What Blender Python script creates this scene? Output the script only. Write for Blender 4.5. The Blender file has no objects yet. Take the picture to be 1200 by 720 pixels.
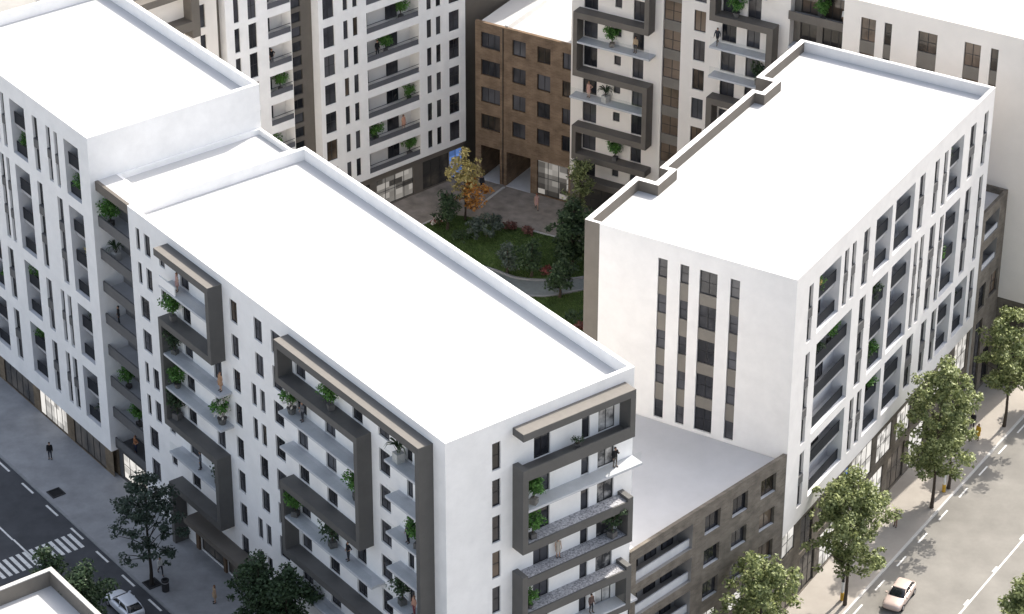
import bpy, bmesh, math, random
from mathutils import Vector, Matrix
random.seed(7)
SC = bpy.context.scene
COL = SC.collection
R = math.radians

# ------------------------------------------------------------------ camera, sky, sun, exposure
cam = bpy.data.objects.new("camera", bpy.data.cameras.new("camera"))
COL.objects.link(cam)
cam.data.sensor_width = 36.0
cam.data.lens = 36.0 * 3482.65 / 1200.0
cam.data.clip_start = 1.0
cam.data.clip_end = 6000.0
_p, _r = R(30.6143), R(0.15258)
_fw = Vector((0, math.cos(_p), -math.sin(_p))); _rt = Vector((1, 0, 0)); _up = _rt.cross(_fw)
_rt2 = _rt * math.cos(_r) + _up * math.sin(_r); _up2 = _up * math.cos(_r) - _rt * math.sin(_r)
cam.matrix_world = Matrix(((_rt2.x, _up2.x, -_fw.x, 0), (_rt2.y, _up2.y, -_fw.y, 0),
                           (_rt2.z, _up2.z, -_fw.z, 145.0), (0, 0, 0, 1)))
SC.camera = cam

SUN_AZ, SUN_EL = 54.0, 45.0          # azimuth counter-clockwise from +x
W = bpy.data.worlds.new("World"); SC.world = W; W.use_nodes = True
nt = W.node_tree
bg = nt.nodes["Background"]
sky = nt.nodes.new("ShaderNodeTexSky"); sky.sky_type = 'NISHITA'; sky.sun_disc = False
sky.sun_elevation = R(SUN_EL); sky.sun_rotation = R(90 - SUN_AZ)
sky.air_density = 1.0; sky.dust_density = 4.0; sky.ozone_density = 1.0
hs = nt.nodes.new("ShaderNodeHueSaturation"); hs.inputs["Saturation"].default_value = 0.58
nt.links.new(sky.outputs[0], hs.inputs["Color"]); nt.links.new(hs.outputs[0], bg.inputs["Color"])
bg.inputs["Strength"].default_value = 0.15
sd = bpy.data.lights.new("sun", 'SUN'); sd.energy = 3.1; sd.angle = R(0.5); sd.color = (1.0, 0.94, 0.85)
sun = bpy.data.objects.new("sun", sd); COL.objects.link(sun)
_az, _el = R(SUN_AZ), R(SUN_EL)
_S = Vector((math.cos(_az) * math.cos(_el), math.sin(_az) * math.cos(_el), math.sin(_el)))
sun.rotation_euler = _S.to_track_quat('Z', 'Y').to_euler()
sun.location = (0, 300, 200)
SC.view_settings.view_transform = 'Standard'; SC.view_settings.look = 'None'
SC.view_settings.gamma = 1.0; SC.view_settings.use_curve_mapping = False
SC.view_settings.exposure = 1.08
SC.render.engine = 'CYCLES'
SC.cycles.max_bounces = 8; SC.cycles.diffuse_bounces = 5; SC.cycles.transparent_max_bounces = 12

# ------------------------------------------------------------------ frames (plan axes of the two street directions)
class Frame:
    def __init__(s, o, deg): s.o = Vector(o); s.a = R(deg)
    def w(s, x, y, z=0.0):
        c, n = math.cos(s.a), math.sin(s.a)
        return Vector((s.o.x + x * c - y * n, s.o.y + x * n + y * c, s.o.z + z))
UV = Frame((-34.744, 215.609, 0), -52.91387)      # left street: x along it towards the camera, y into the block
CD = Frame((22.302, 200.817, -4.495), -30.70703)  # right street building: y along its street, x towards the street
FF = Frame((-0.69, 269.62, 0), -30.70703)         # courtyard north side
DD = Frame((9.1046, 186.954, 0), 46.40936)        # brick link on the right street
WW = Frame((0, 0, 0), 0)

# ------------------------------------------------------------------ materials
def _new(name):
    m = bpy.data.materials.new(name); m.use_nodes = True
    return m, m.node_tree, m.node_tree.nodes["Principled BSDF"]
def mat(name, col, rough=0.8, var=0.08, scale=1.5, spec=0.3, bump=0.0, bscale=30.0, metal=0.0, col2=None, streak=False):
    m, t, b = _new(name)
    b.inputs["Roughness"].default_value = rough; b.inputs["Metallic"].default_value = metal
    b.inputs["Specular IOR Level"].default_value = spec
    tc = t.nodes.new("ShaderNodeTexCoord")
    mp = t.nodes.new("ShaderNodeMapping"); t.links.new(tc.outputs["Object"], mp.inputs[0])
    if streak: mp.inputs["Scale"].default_value = (1, 1, 0.12)
    n = t.nodes.new("ShaderNodeTexNoise"); n.inputs["Scale"].default_value = scale; n.inputs["Detail"].default_value = 5.0
    n.inputs["Roughness"].default_value = 0.65
    t.links.new(mp.outputs[0], n.inputs["Vector"])
    rp = t.nodes.new("ShaderNodeValToRGB")
    c2 = col2 or tuple(c * (1 - 2 * var) for c in col)
    c1 = tuple(min(c * (1 + var), 0.95) for c in col)
    rp.color_ramp.elements[0].position = 0.3; rp.color_ramp.elements[1].position = 0.7
    rp.color_ramp.elements[0].color = (*c2, 1); rp.color_ramp.elements[1].color = (*c1, 1)
    t.links.new(n.outputs["Fac"], rp.inputs[0]); t.links.new(rp.outputs[0], b.inputs["Base Color"])
    if bump:
        n2 = t.nodes.new("ShaderNodeTexNoise"); n2.inputs["Scale"].default_value = bscale; n2.inputs["Detail"].default_value = 3
        t.links.new(tc.outputs["Object"], n2.inputs["Vector"])
        bp = t.nodes.new("ShaderNodeBump"); bp.inputs["Strength"].default_value = bump; bp.inputs["Distance"].default_value = 0.03
        t.links.new(n2.outputs["Fac"], bp.inputs["Height"]); t.links.new(bp.outputs[0], b.inputs["Normal"])
    return m
def brick(name, c1, c2, mortar, scale=1.0):
    m, t, b = _new(name); b.inputs["Roughness"].default_value = 0.9; b.inputs["Specular IOR Level"].default_value = 0.2
    g = t.nodes.new("ShaderNodeNewGeometry"); tc = t.nodes.new("ShaderNodeTexCoord")
    sp = t.nodes.new("ShaderNodeSeparateXYZ"); t.links.new(tc.outputs["Object"], sp.inputs[0])
    ad = t.nodes.new("ShaderNodeMath"); ad.operation = 'ADD'
    t.links.new(sp.outputs[0], ad.inputs[0]); t.links.new(sp.outputs[1], ad.inputs[1])
    cb = t.nodes.new("ShaderNodeCombineXYZ"); t.links.new(ad.outputs[0], cb.inputs[0]); t.links.new(sp.outputs[2], cb.inputs[1])
    k = t.nodes.new("ShaderNodeTexBrick"); k.inputs["Scale"].default_value = scale
    k.inputs["Brick Width"].default_value = 0.5; k.inputs["Row Height"].default_value = 0.16; k.inputs["Mortar Size"].default_value = 0.018
    k.inputs["Color1"].default_value = (*c1, 1); k.inputs["Color2"].default_value = (*c2, 1); k.inputs["Mortar"].default_value = (*mortar, 1)
    t.links.new(cb.outputs[0], k.inputs["Vector"])
    n = t.nodes.new("ShaderNodeTexNoise"); n.inputs["Scale"].default_value = 0.9; n.inputs["Detail"].default_value = 6
    t.links.new(tc.outputs["Object"], n.inputs["Vector"])
    mr = t.nodes.new("ShaderNodeMapRange"); mr.inputs[1].default_value = 0.3; mr.inputs[2].default_value = 0.7
    mr.inputs[3].default_value = 0.7; mr.inputs[4].default_value = 1.2; t.links.new(n.outputs["Fac"], mr.inputs[0])
    mx = t.nodes.new("ShaderNodeMix"); mx.data_type = 'RGBA'; mx.blend_type = 'MULTIPLY'; mx.inputs[0].default_value = 1
    t.links.new(k.outputs["Color"], mx.inputs[6]); t.links.new(mr.outputs[0], mx.inputs[7])
    t.links.new(mx.outputs[2], b.inputs["Base Color"])
    return m
def glass(name, col, refl=0.45, col2=None, scale=0.35):
    """window glass: a dark room behind a mirror-like pane; the room's tone drifts from pane to pane"""
    m, t, b = _new(name)
    b.inputs["Roughness"].default_value = 0.06; b.inputs["IOR"].default_value = 1.5
    b.inputs["Specular IOR Level"].default_value = refl
    tc = t.nodes.new("ShaderNodeTexCoord"); gi = t.nodes.new("ShaderNodeObjectInfo")
    va = t.nodes.new("ShaderNodeVectorMath"); va.operation = 'ADD'
    t.links.new(tc.outputs["Object"], va.inputs[0]); t.links.new(gi.outputs["Location"], va.inputs[1])
    n = t.nodes.new("ShaderNodeTexNoise"); n.inputs["Scale"].default_value = scale; n.inputs["Detail"].default_value = 3
    t.links.new(va.outputs[0], n.inputs["Vector"])
    ml = t.nodes.new("ShaderNodeMath"); ml.operation = 'MULTIPLY_ADD'; ml.inputs[1].default_value = 0.45
    t.links.new(gi.outputs["Random"], ml.inputs[0])
    sb = t.nodes.new("ShaderNodeMath"); sb.operation = 'SUBTRACT'; sb.inputs[1].default_value = 0.22
    t.links.new(n.outputs["Fac"], sb.inputs[0]); t.links.new(sb.outputs[0], ml.inputs[2])
    rp = t.nodes.new("ShaderNodeValToRGB")
    rp.color_ramp.elements[0].position = 0.35; rp.color_ramp.elements[1].position = 0.75
    rp.color_ramp.elements[0].color = (*col, 1); rp.color_ramp.elements[1].color = (*(col2 or tuple(c * 3.5 for c in col)), 1)
    t.links.new(ml.outputs[0], rp.inputs[0]); t.links.new(rp.outputs[0], b.inputs["Base Color"])
    return m
def lit(name, col, strength, dark=(0.05, 0.05, 0.05), floor=0.35):
    """shop window with the lights on inside: a patchwork of bright walls, shelves and darker gaps behind the pane"""
    m, t, b = _new(name)
    b.inputs["Roughness"].default_value = 0.08
    b.inputs["Base Color"].default_value = (*dark, 1)
    tc = t.nodes.new("ShaderNodeTexCoord"); gi = t.nodes.new("ShaderNodeObjectInfo")
    sn = t.nodes.new("ShaderNodeVectorMath"); sn.operation = 'SNAP'; sn.inputs[1].default_value = (0.85, 5.0, 0.62)
    t.links.new(tc.outputs["Object"], sn.inputs[0])
    va = t.nodes.new("ShaderNodeVectorMath"); va.operation = 'ADD'
    t.links.new(sn.outputs[0], va.inputs[0]); t.links.new(gi.outputs["Location"], va.inputs[1])
    n = t.nodes.new("ShaderNodeTexWhiteNoise"); t.links.new(va.outputs[0], n.inputs["Vector"])
    mr = t.nodes.new("ShaderNodeMapRange"); mr.inputs[1].default_value = 0.15; mr.inputs[2].default_value = 0.75
    mr.inputs[3].default_value = strength * floor; mr.inputs[4].default_value = strength; t.links.new(n.outputs["Value"], mr.inputs[0])
    b.inputs["Emission Color"].default_value = (*col, 1)
    t.links.new(mr.outputs[0], b.inputs["Emission Strength"])
    return m
def leaf(name, c1, c2, trans=0.25):
    m, t, b = _new(name)
    b.inputs["Roughness"].default_value = 0.5; b.inputs["Specular IOR Level"].default_value = 0.35
    g = t.nodes.new("ShaderNodeNewGeometry")
    rp = t.nodes.new("ShaderNodeValToRGB"); rp.color_ramp.elements[0].color = (*c1, 1); rp.color_ramp.elements[1].color = (*c2, 1)
    t.links.new(g.outputs["Random Per Island"], rp.inputs[0]); t.links.new(rp.outputs[0], b.inputs["Base Color"])
    tl = t.nodes.new("ShaderNodeBsdfTranslucent"); t.links.new(rp.outputs[0], tl.inputs["Color"])
    mx = t.nodes.new("ShaderNodeMixShader"); mx.inputs[0].default_value = trans
    out = t.nodes["Material Output"]
    t.links.new(b.outputs[0], mx.inputs[1]); t.links.new(tl.outputs[0], mx.inputs[2]); t.links.new(mx.outputs[0], out.inputs[0])
    return m
def clear(name):
    m, t, b = _new(name)
    tr = t.nodes.new("ShaderNodeBsdfTransparent"); tr.inputs[0].default_value = (0.975, 0.985, 0.985, 1)
    gl = t.nodes.new("ShaderNodeBsdfGlossy"); gl.inputs["Roughness"].default_value = 0.03
    mx = t.nodes.new("ShaderNodeMixShader"); mx.inputs[0].default_value = 0.035
    t.links.new(tr.outputs[0], mx.inputs[1]); t.links.new(gl.outputs[0], mx.inputs[2])
    t.links.new(mx.outputs[0], t.nodes["Material Output"].inputs[0])
    return m

M = {}
M['white'] = mat('white_render', (0.84, 0.83, 0.815), 0.9, 0.035, 0.6, bump=0.15, bscale=18, streak=False)
M['white_warm'] = mat('white_render_warm', (0.71, 0.695, 0.68), 0.9, 0.035, 0.6, bump=0.15, bscale=18)
M['cream'] = mat('cream_render', (0.76, 0.715, 0.66), 0.9, 0.025, 0.35, bump=0.15, bscale=18)
M['roof'] = mat('roof_membrane', (0.50, 0.50, 0.50), 0.85, 0.03, 0.2, bump=0.1, bscale=3)
M['roof_grey'] = mat('roof_grey', (0.47, 0.47, 0.48), 0.85, 0.04, 0.3)
M['grey'] = mat('grey_cladding', (0.105, 0.102, 0.097), 0.6, 0.06, 0.8, bump=0.1)
M['taupe'] = mat('taupe_cladding', (0.14, 0.125, 0.108), 0.75, 0.06, 0.7, bump=0.1)
M['spandrel'] = mat('spandrel', (0.17, 0.155, 0.135), 0.7, 0.06, 1.0)
M['strip_grey'] = mat('strip_grey', (0.11, 0.11, 0.112), 0.6, 0.06, 1.0)
M['parapet'] = mat('dark_parapet', (0.020, 0.023, 0.029), 0.7, 0.08, 1.2, spec=0.2)
M['slab'] = mat('balcony_slab', (0.50, 0.51, 0.53), 0.7, 0.06, 0.9, bump=0.05)
M['soffit'] = mat('loggia_slab', (0.42, 0.42, 0.43), 0.8, 0.05, 1.0)
M['loggia'] = mat('loggia_wall', (0.66, 0.66, 0.67), 0.9, 0.04, 0.6)
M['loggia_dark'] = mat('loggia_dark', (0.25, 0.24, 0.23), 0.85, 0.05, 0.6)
M['frame'] = mat('window_frame', (0.018, 0.018, 0.02), 0.4, 0.05, 2.0)
M['brick_grey'] = brick('brick_grey_brown', (0.18, 0.157, 0.13), (0.135, 0.118, 0.098), (0.175, 0.162, 0.145))
M['brick_brown'] = brick('brick_brown', (0.215, 0.148, 0.096), (0.16, 0.108, 0.07), (0.19, 0.15, 0.115))
M['brick_tan'] = brick('brick_tan', (0.20, 0.15, 0.10), (0.16, 0.12, 0.08), (0.2, 0.17, 0.13))
M['glass'] = glass('window_glass', (0.016, 0.017, 0.021), 0.5, (0.09, 0.09, 0.10))
M['glass_warm'] = glass('window_glass_warm', (0.02, 0.017, 0.014), 0.5, (0.16, 0.12, 0.09))
M['shop'] = glass('shop_glass', (0.05, 0.048, 0.045), 0.5, (0.19, 0.16, 0.13), 0.5)
M['shop_lit'] = lit('shop_glass_lit', (1.0, 0.96, 0.9), 0.42, floor=0.45)
M['shop_blue'] = lit('shop_glass_blue', (0.22, 0.42, 1.0), 0.36, (0.02, 0.03, 0.06))
M['clear'] = clear('railing_glass')
M['shop_dim'] = lit('shop_glass_dim', (1.0, 0.94, 0.86), 0.16, (0.05, 0.045, 0.04), 0.08)
M['loggia_pale'] = mat('loggia_pale', (0.74, 0.72, 0.69), 0.9, 0.03, 0.6)
M['railing_grey'] = mat('railing_grey', (0.105, 0.108, 0.12), 0.5, 0.05, 1.5)
M['bright_reflection'] = glass('glass_reflection', (0.05, 0.05, 0.052), 0.5, (0.75, 0.72, 0.68), 1.3)  # pale patches painted into the pane as reflections of sunlit surroundings
M['top_strip'] = mat('frame_sunlit_strip', (0.175, 0.162, 0.145), 0.75, 0.05, 1.5)  # paler than the frame: sunlight on the beam tops put into the colour
M['rail'] = mat('rail_metal', (0.05, 0.055, 0.06), 0.4, 0.03, 2, metal=0.3)
M['timber'] = mat('timber_boards', (0.13, 0.085, 0.055), 0.7, 0.15, 3.0, streak=True)
M['gravel'] = mat('gravel_bed', (0.62, 0.62, 0.64), 0.95, 0.0, 7.0, col2=(0.09, 0.09, 0.10), bump=0.6, bscale=12)
M['stain'] = mat('cream_panel', (0.5, 0.45, 0.36), 0.8, 0.05, 1.0)

# ------------------------------------------------------------------ mesh helpers
class MB:
    def __init__(s): s.v = []; s.f = []; s.m = []
    def face(s, pts, m=0):
        n = len(s.v); s.v += [tuple(p) for p in pts]; s.f.append(tuple(range(n, n + len(pts)))); s.m.append(m)
    def box(s, x0, x1, y0, y1, z0, z1, m=0):
        n = len(s.v)
        s.v += [(x0, y0, z0), (x1, y0, z0), (x1, y1, z0), (x0, y1, z0), (x0, y0, z1), (x1, y0, z1), (x1, y1, z1), (x0, y1, z1)]
        for q in ((0, 3, 2, 1), (4, 5, 6, 7), (0, 1, 5, 4), (1, 2, 6, 5), (2, 3, 7, 6), (3, 0, 4, 7)):
            s.f.append(tuple(n + i for i in q)); s.m.append(m)
        return s
    def prism(s, poly, z0, z1, m=0):
        n = len(s.v); k = len(poly)
        s.v += [(x, y, z0) for x, y in poly] + [(x, y, z1) for x, y in poly]
        s.f.append(tuple(n + i for i in range(k - 1, -1, -1))); s.m.append(m)
        s.f.append(tuple(n + k + i for i in range(k))); s.m.append(m)
        for i in range(k):
            j = (i + 1) % k; s.f.append((n + i, n + j, n + k + j, n + k + i)); s.m.append(m)
        return s
    def tube(s, pts, rads, seg=6, m=0, cap=True):
        n0 = len(s.v); pts = [Vector(p) for p in pts]
        for i, p in enumerate(pts):
            d = (pts[min(i + 1, len(pts) - 1)] - pts[max(i - 1, 0)]).normalized()
            a = d.cross(Vector((0.3, 0.9, 0.1))).normalized(); b = d.cross(a)
            for k in range(seg):
                t = 2 * math.pi * k / seg; q = p + (a * math.cos(t) + b * math.sin(t)) * rads[i]; s.v.append(tuple(q))
        for i in range(len(pts) - 1):
            for k in range(seg):
                k2 = (k + 1) % seg
                s.f.append((n0 + i * seg + k, n0 + i * seg + k2, n0 + (i + 1) * seg + k2, n0 + (i + 1) * seg + k)); s.m.append(m)
        if cap:
            s.f.append(tuple(n0 + k for k in range(seg - 1, -1, -1))); s.m.append(m)
            s.f.append(tuple(n0 + (len(pts) - 1) * seg + k for k in range(seg))); s.m.append(m)
        return s
    def lathe(s, prof, seg=16, m=0, c=(0, 0)):
        n0 = len(s.v)
        for r, z in prof:
            for k in range(seg):
                t = 2 * math.pi * k / seg; s.v.append((c[0] + r * math.cos(t), c[1] + r * math.sin(t), z))
        for i in range(len(prof) - 1):
            for k in range(seg):
                k2 = (k + 1) % seg
                s.f.append((n0 + i * seg + k, n0 + i * seg + k2, n0 + (i + 1) * seg + k2, n0 + (i + 1) * seg + k)); s.m.append(m)
        s.f.append(tuple(n0 + k for k in range(seg - 1, -1, -1))); s.m.append(m)
        s.f.append(tuple(n0 + (len(prof) - 1) * seg + k for k in range(seg))); s.m.append(m)
        return s
    def mesh(s, name, mats):
        me = bpy.data.meshes.new(name); me.from_pydata(s.v, [], s.f); me.update()
        for m in mats: me.materials.append(M[m] if isinstance(m, str) else m)
        me.polygons.foreach_set("material_index", s.m); me.update()
        return me
    def build(s, name, mats, parent=None, loc=(0, 0, 0), rz=0.0, smooth=False):
        if not isinstance(mats, (list, tuple)): mats = [mats]
        me = s.mesh(name, mats)
        if smooth: me.polygons.foreach_set("use_smooth", [True] * len(me.polygons))
        return put(name, me, parent, loc, rz)
def put(name, me, parent=None, loc=(0, 0, 0), rz=0.0):
    o = bpy.data.objects.new(name, me); COL.objects.link(o)
    if parent: o.parent = parent
    o.location = loc; o.rotation_euler = (0, 0, rz)
    return o
def tag(o, label=None, cat=None, group=None, kind=None):
    if label: o['label'] = label
    if cat: o['category'] = cat
    if group: o['group'] = group
    if kind: o['kind'] = kind
    return o
def root(name, fr, base, label, cat, group=None):
    """an Empty at the thing's base; parts are meshed in frame coordinates and shifted back by the base"""
    o = bpy.data.objects.new(name, None); COL.objects.link(o)
    o.location = fr.w(*base); o.rotation_euler = (0, 0, fr.a)
    o['base'] = tuple(base)
    return tag(o, label, cat, group)
def part(mb, name, mats, r, smooth=False):
    b = r['base']; return mb.build(name, mats, r, (-b[0], -b[1], -b[2]), 0, smooth)
def sub(mb, name, mats, p):
    return mb.build(name, mats, p)

# faces of a building in its frame: P(s, t, z), s along, t inwards
def face_y(y0): return (lambda s, t, z: (s, y0 + t, z)), (lambda s, z: (s, y0, z)), 0.0
def face_x(x0): return (lambda s, t, z: (x0 - t, s, z)), (lambda s, z: (x0, s, z)), math.pi / 2

def wall_sheet(mb, P, s0, s1, z0, z1, holes, m=0, mb_back=1):
    """an outer skin with real openings: every hole gets reveals of its depth, deep ones a back wall too"""
    ss = sorted({s0, s1, *[min(max(h[0], s0), s1) for h in holes], *[min(max(h[1], s0), s1) for h in holes]})
    zz = sorted({z0, z1, *[min(max(h[2], z0), z1) for h in holes], *[min(max(h[3], z0), z1) for h in holes]})
    for j in range(len(zz) - 1):
        zc = (zz[j] + zz[j + 1]) / 2; run = None
        for i in range(len(ss) - 1):
            sc = (ss[i] + ss[i + 1]) / 2
            solid = not any(h[0] < sc < h[1] and h[2] < zc < h[3] for h in holes)
            if solid and run is None: run = ss[i]
            if (not solid) and run is not None:
                mb.face([P(run, 0, zz[j]), P(ss[i], 0, zz[j]), P(ss[i], 0, zz[j + 1]), P(run, 0, zz[j + 1])], m); run = None
        if run is not None:
            mb.face([P(run, 0, zz[j]), P(ss[-1], 0, zz[j]), P(ss[-1], 0, zz[j + 1]), P(run, 0, zz[j + 1])], m)
    for h in holes:
        a, b, c, d, t = h[:5]; k = mb_back if len(h) > 5 and h[5] else m
        mb.face([P(a, 0, c), P(a, t, c), P(a, t, d), P(a, 0, d)], k); mb.face([P(b, t, c), P(b, 0, c), P(b, 0, d), P(b, t, d)], k)
        mb.face([P(a, 0, d), P(a, t, d), P(b, t, d), P(b, 0, d)], k); mb.face([P(a, t, c), P(a, 0, c), P(b, 0, c), P(b, t, c)], k)
        if len(h) > 5 and h[5]: mb.face([P(a, t, c), P(b, t, c), P(b, t, d), P(a, t, d)], k)

_cache = {}
def window(r, face, s, z, w, h, cols=2, rows=1, rec=0.14, gl='glass', name='window', segs=None, fm='frame', off=None):
    """frame mesh + pane mesh, set back in its opening. segs: [(z0, z1, 'g'|'s')] for tall strips with solid spandrels"""
    key = (round(w, 2), round(h, 2), cols, rows, rec, tuple(segs) if segs else None)
    if key not in _cache:
        fb, gb = MB(), MB(); b = 0.055; y0, y1 = rec, rec + 0.1; e = 0.004
        fb.box(-e, b, y0, y1, -e, h + e); fb.box(w - b, w + e, y0, y1, -e, h + e)
        fb.box(b, w - b, y0, y1, -e, b); fb.box(b, w - b, y0, y1, h - b, h + e)
        for i in range(1, cols):
            x = w * i / cols; fb.box(x - 0.03, x + 0.03, y0 + 0.01, y1 - 0.01, b, h - b)
        zs = [h * j / rows for j in range(1, rows)] if not segs else []
        for q in zs: fb.box(b, w - b, y0 + 0.015, y1 - 0.015, q - 0.025, q + 0.025)
        if segs:
            for (a, c, k) in segs:
                if k == 's': fb.box(b * 0.5, w - b * 0.5, y0 - 0.1, y1 - 0.02, a, c, 1)
                elif k == 'S': fb.box(-e, w + e, y0 - 0.24, y1 - 0.02, a, c, 1)
                else:
                    fb.box(b, w - b, y0 + 0.015, y1 - 0.015, a + (c - a) * 0.5 - 0.025, a + (c - a) * 0.5 + 0.025)
        gb.box(b * 0.6, w - b * 0.6, y0 + 0.035, y0 + 0.06, b * 0.6, h - b * 0.6)
        _cache[key] = (fb, gb)
    fb, gb = _cache[key]
    k2 = key + (gl, fm)
    if k2 not in _cache:
        _cache[k2] = (fb.mesh(name, [fm, 'strip_grey' if segs and any(q[2] == 'S' for q in segs) else 'spandrel']), gb.mesh('pane', [gl]))
    fm_, gm_ = _cache[k2]
    P, O, rz = face; b = r['base']; p = O(s, z)
    o = put(name, fm_, r, (p[0] - b[0], p[1] - b[1], p[2] - b[2]), rz)
    put('pane', gm_, o)
    return o

def shell(r, x0, x1, y0, y1, z0, zt, sheets, mats, par=0.35, hp=1.05, name='wall', skip=(), roofmat='roof', pm=0):
    """walls with the given perforated sheets, plain remaining sides, roof floor and parapet ring"""
    mb = MB()
    for fn in sheets: fn(mb)
    if 'y0' not in skip: mb.face([(x0, y0, z0), (x1, y0, z0), (x1, y0, zt), (x0, y0, zt)], 0)
    if 'y1' not in skip: mb.face([(x1, y1, z0), (x0, y1, z0), (x0, y1, zt), (x1, y1, zt)], 0)
    if 'x0' not in skip: mb.face([(x0, y1, z0), (x0, y0, z0), (x0, y0, zt), (x0, y1, zt)], 0)
    if 'x1' not in skip: mb.face([(x1, y0, z0), (x1, y1, z0), (x1, y1, zt), (x1, y0, zt)], 0)
    i0, i1, j0, j1 = x0 + par, x1 - par, y0 + par, y1 - par
    for q in (((x0, y0), (x1, y0), (i1, j0), (i0, j0)), ((x1, y0), (x1, y1), (i1, j1), (i1, j0)),
              ((x1, y1), (x0, y1), (i0, j1), (i1, j1)), ((x0, y1), (x0, y0), (i0, j0), (i0, j1))):
        mb.face([(a, b, zt) for a, b in q], pm)
    zf = zt - hp
    for a, b in (((i0, j0), (i1, j0)), ((i1, j0), (i1, j1)), ((i1, j1), (i0, j1)), ((i0, j1), (i0, j0))):
        mb.face([(*b, zf - 0.2), (*a, zf - 0.2), (*a, zt), (*b, zt)], pm)
    w = part(mb, name, mats, r)
    rf = MB(); rf.box(i0 - 0.01, i1 + 0.01, j0 - 0.01, j1 + 0.01, zf - 0.3, zf)
    ro = part(rf, 'roof', [roofmat], r)
    return w, ro

def union_extrude(rects, y0, y1, mapper=None):
    """union of (s0, s1, z0, z1) rectangles as one clean solid between depths y0 and y1"""
    mb = MB(); Pm = mapper or (lambda s, y, z: (s, y, z))
    ss = sorted({v for q in rects for v in q[:2]}); zz = sorted({v for q in rects for v in q[2:]})
    ins = lambda i, j: 0 <= i < len(ss) - 1 and 0 <= j < len(zz) - 1 and any(
        q[0] < (ss[i] + ss[i + 1]) / 2 < q[1] and q[2] < (zz[j] + zz[j + 1]) / 2 < q[3] for q in rects)
    for i in range(len(ss) - 1):
        for j in range(len(zz) - 1):
            if not ins(i, j): continue
            a, b, c, d = ss[i], ss[i + 1], zz[j], zz[j + 1]
            mb.face([Pm(a, y0, c), Pm(b, y0, c), Pm(b, y0, d), Pm(a, y0, d)])
            mb.face([Pm(b, y1, c), Pm(a, y1, c), Pm(a, y1, d), Pm(b, y1, d)])
            if not ins(i - 1, j): mb.face([Pm(a, y1, c), Pm(a, y0, c), Pm(a, y0, d), Pm(a, y1, d)])
            if not ins(i + 1, j): mb.face([Pm(b, y0, c), Pm(b, y1, c), Pm(b, y1, d), Pm(b, y0, d)])
            if not ins(i, j - 1): mb.face([Pm(a, y1, c), Pm(b, y1, c), Pm(b, y0, c), Pm(a, y0, c)])
            if not ins(i, j + 1): mb.face([Pm(a, y0, d), Pm(b, y0, d), Pm(b, y1, d), Pm(a, y1, d)])
    return mb

def slab(r, face, s0, s1, proj, zt, th=0.2, m='slab', rail=True, name='balcony_slab', inn=0.06, railm='clear'):
    P = face[0]; mb = MB()
    def bx(b, a0, a1, t0, t1, c0, c1, k=0):
        A = P(a0, t0, c0); B = P(a1, t1, c1)
        b.box(min(A[0], B[0]), max(A[0], B[0]), min(A[1], B[1]), max(A[1], B[1]), c0, c1, k)
    bx(mb, s0, s1, -proj, inn, zt - th, zt)
    o = part(mb, name, [m], r)
    if rail:
        g = MB(); bx(g, s0 + 0.06, s1 - 0.06, -proj + 0.06, -proj + 0.08, zt + 0.002, zt + 1.0)
        sub(g, 'glass_railing', [railm], o)
    return o
def pbox(face, mb, s0, s1, t0, t1, z0, z1, m=0):
    A = face[0](s0, t0, z0); B = face[0](s1, t1, z1)
    mb.box(min(A[0], B[0]), max(A[0], B[0]), min(A[1], B[1]), max(A[1], B[1]), z0, z1, m)

def loggia(r, face, s0, s1, z0, z1, n, dep, pm='parapet', door=True, ph=1.0, setb=0.35, dm='glass'):
    """inside a deep opening: intermediate slabs, dark parapets and glazed doors; returns floor heights"""
    pitch = (z1 - z0 + 0.45) / n; fl = []
    for k in range(n):
        zf = z0 + 0.02 + k * pitch; fl.append(zf)
        if k:
            mb = MB(); pbox(face, mb, s0 - 0.004, s1 + 0.004, setb + 0.06, dep - 0.003, zf - 0.42, zf); part(mb, 'loggia_slab', ['soffit'], r)
        mb = MB(); pbox(face, mb, s0 - 0.004, s1 + 0.004, setb, setb + 0.05, zf - (0.0 if k == 0 else 0.1), zf + ph); part(mb, 'parapet', [pm], r)
        if door:
            w = min(1.5, (s1 - s0) * 0.5); d0 = s0 + (s1 - s0) * (0.12 if (k + int(s0 * 3)) % 2 else 0.42)
            P, O, rz = face
            o = window(r, ((lambda s, t, z: P(s, t, z)), (lambda s, z: P(s, dep - 0.13, z)), rz), d0, zf + 0.03, w, 2.15, 2, 1, 0.02, dm, 'balcony_door')
    return fl
# ------------------------------------------------------------------ ground, streets, courtyard (the setting)
M['terrain'] = mat('terrain_concrete', (0.33, 0.32, 0.30), 0.95, 0.12, 0.15)
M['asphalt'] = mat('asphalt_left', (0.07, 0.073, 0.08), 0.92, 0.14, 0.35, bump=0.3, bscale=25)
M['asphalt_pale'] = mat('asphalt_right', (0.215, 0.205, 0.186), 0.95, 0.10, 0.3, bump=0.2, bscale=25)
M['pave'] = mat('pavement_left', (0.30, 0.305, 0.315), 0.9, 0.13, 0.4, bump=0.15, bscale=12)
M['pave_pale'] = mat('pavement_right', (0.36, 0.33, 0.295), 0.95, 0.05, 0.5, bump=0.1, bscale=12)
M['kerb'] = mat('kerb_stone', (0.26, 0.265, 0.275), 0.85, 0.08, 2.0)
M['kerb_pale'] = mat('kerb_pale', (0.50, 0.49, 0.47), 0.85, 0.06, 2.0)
M['paint'] = mat('road_paint', (0.72, 0.72, 0.70), 0.8, 0.12, 4.0)
M['plaza'] = brick('plaza_setts', (0.52, 0.44, 0.38), (0.37, 0.315, 0.275), (0.26, 0.23, 0.20), 0.55)
M['lawn'] = mat('lawn_soil', (0.075, 0.115, 0.034), 1.0, 0.25, 0.7, bump=0.5, bscale=40)
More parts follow.
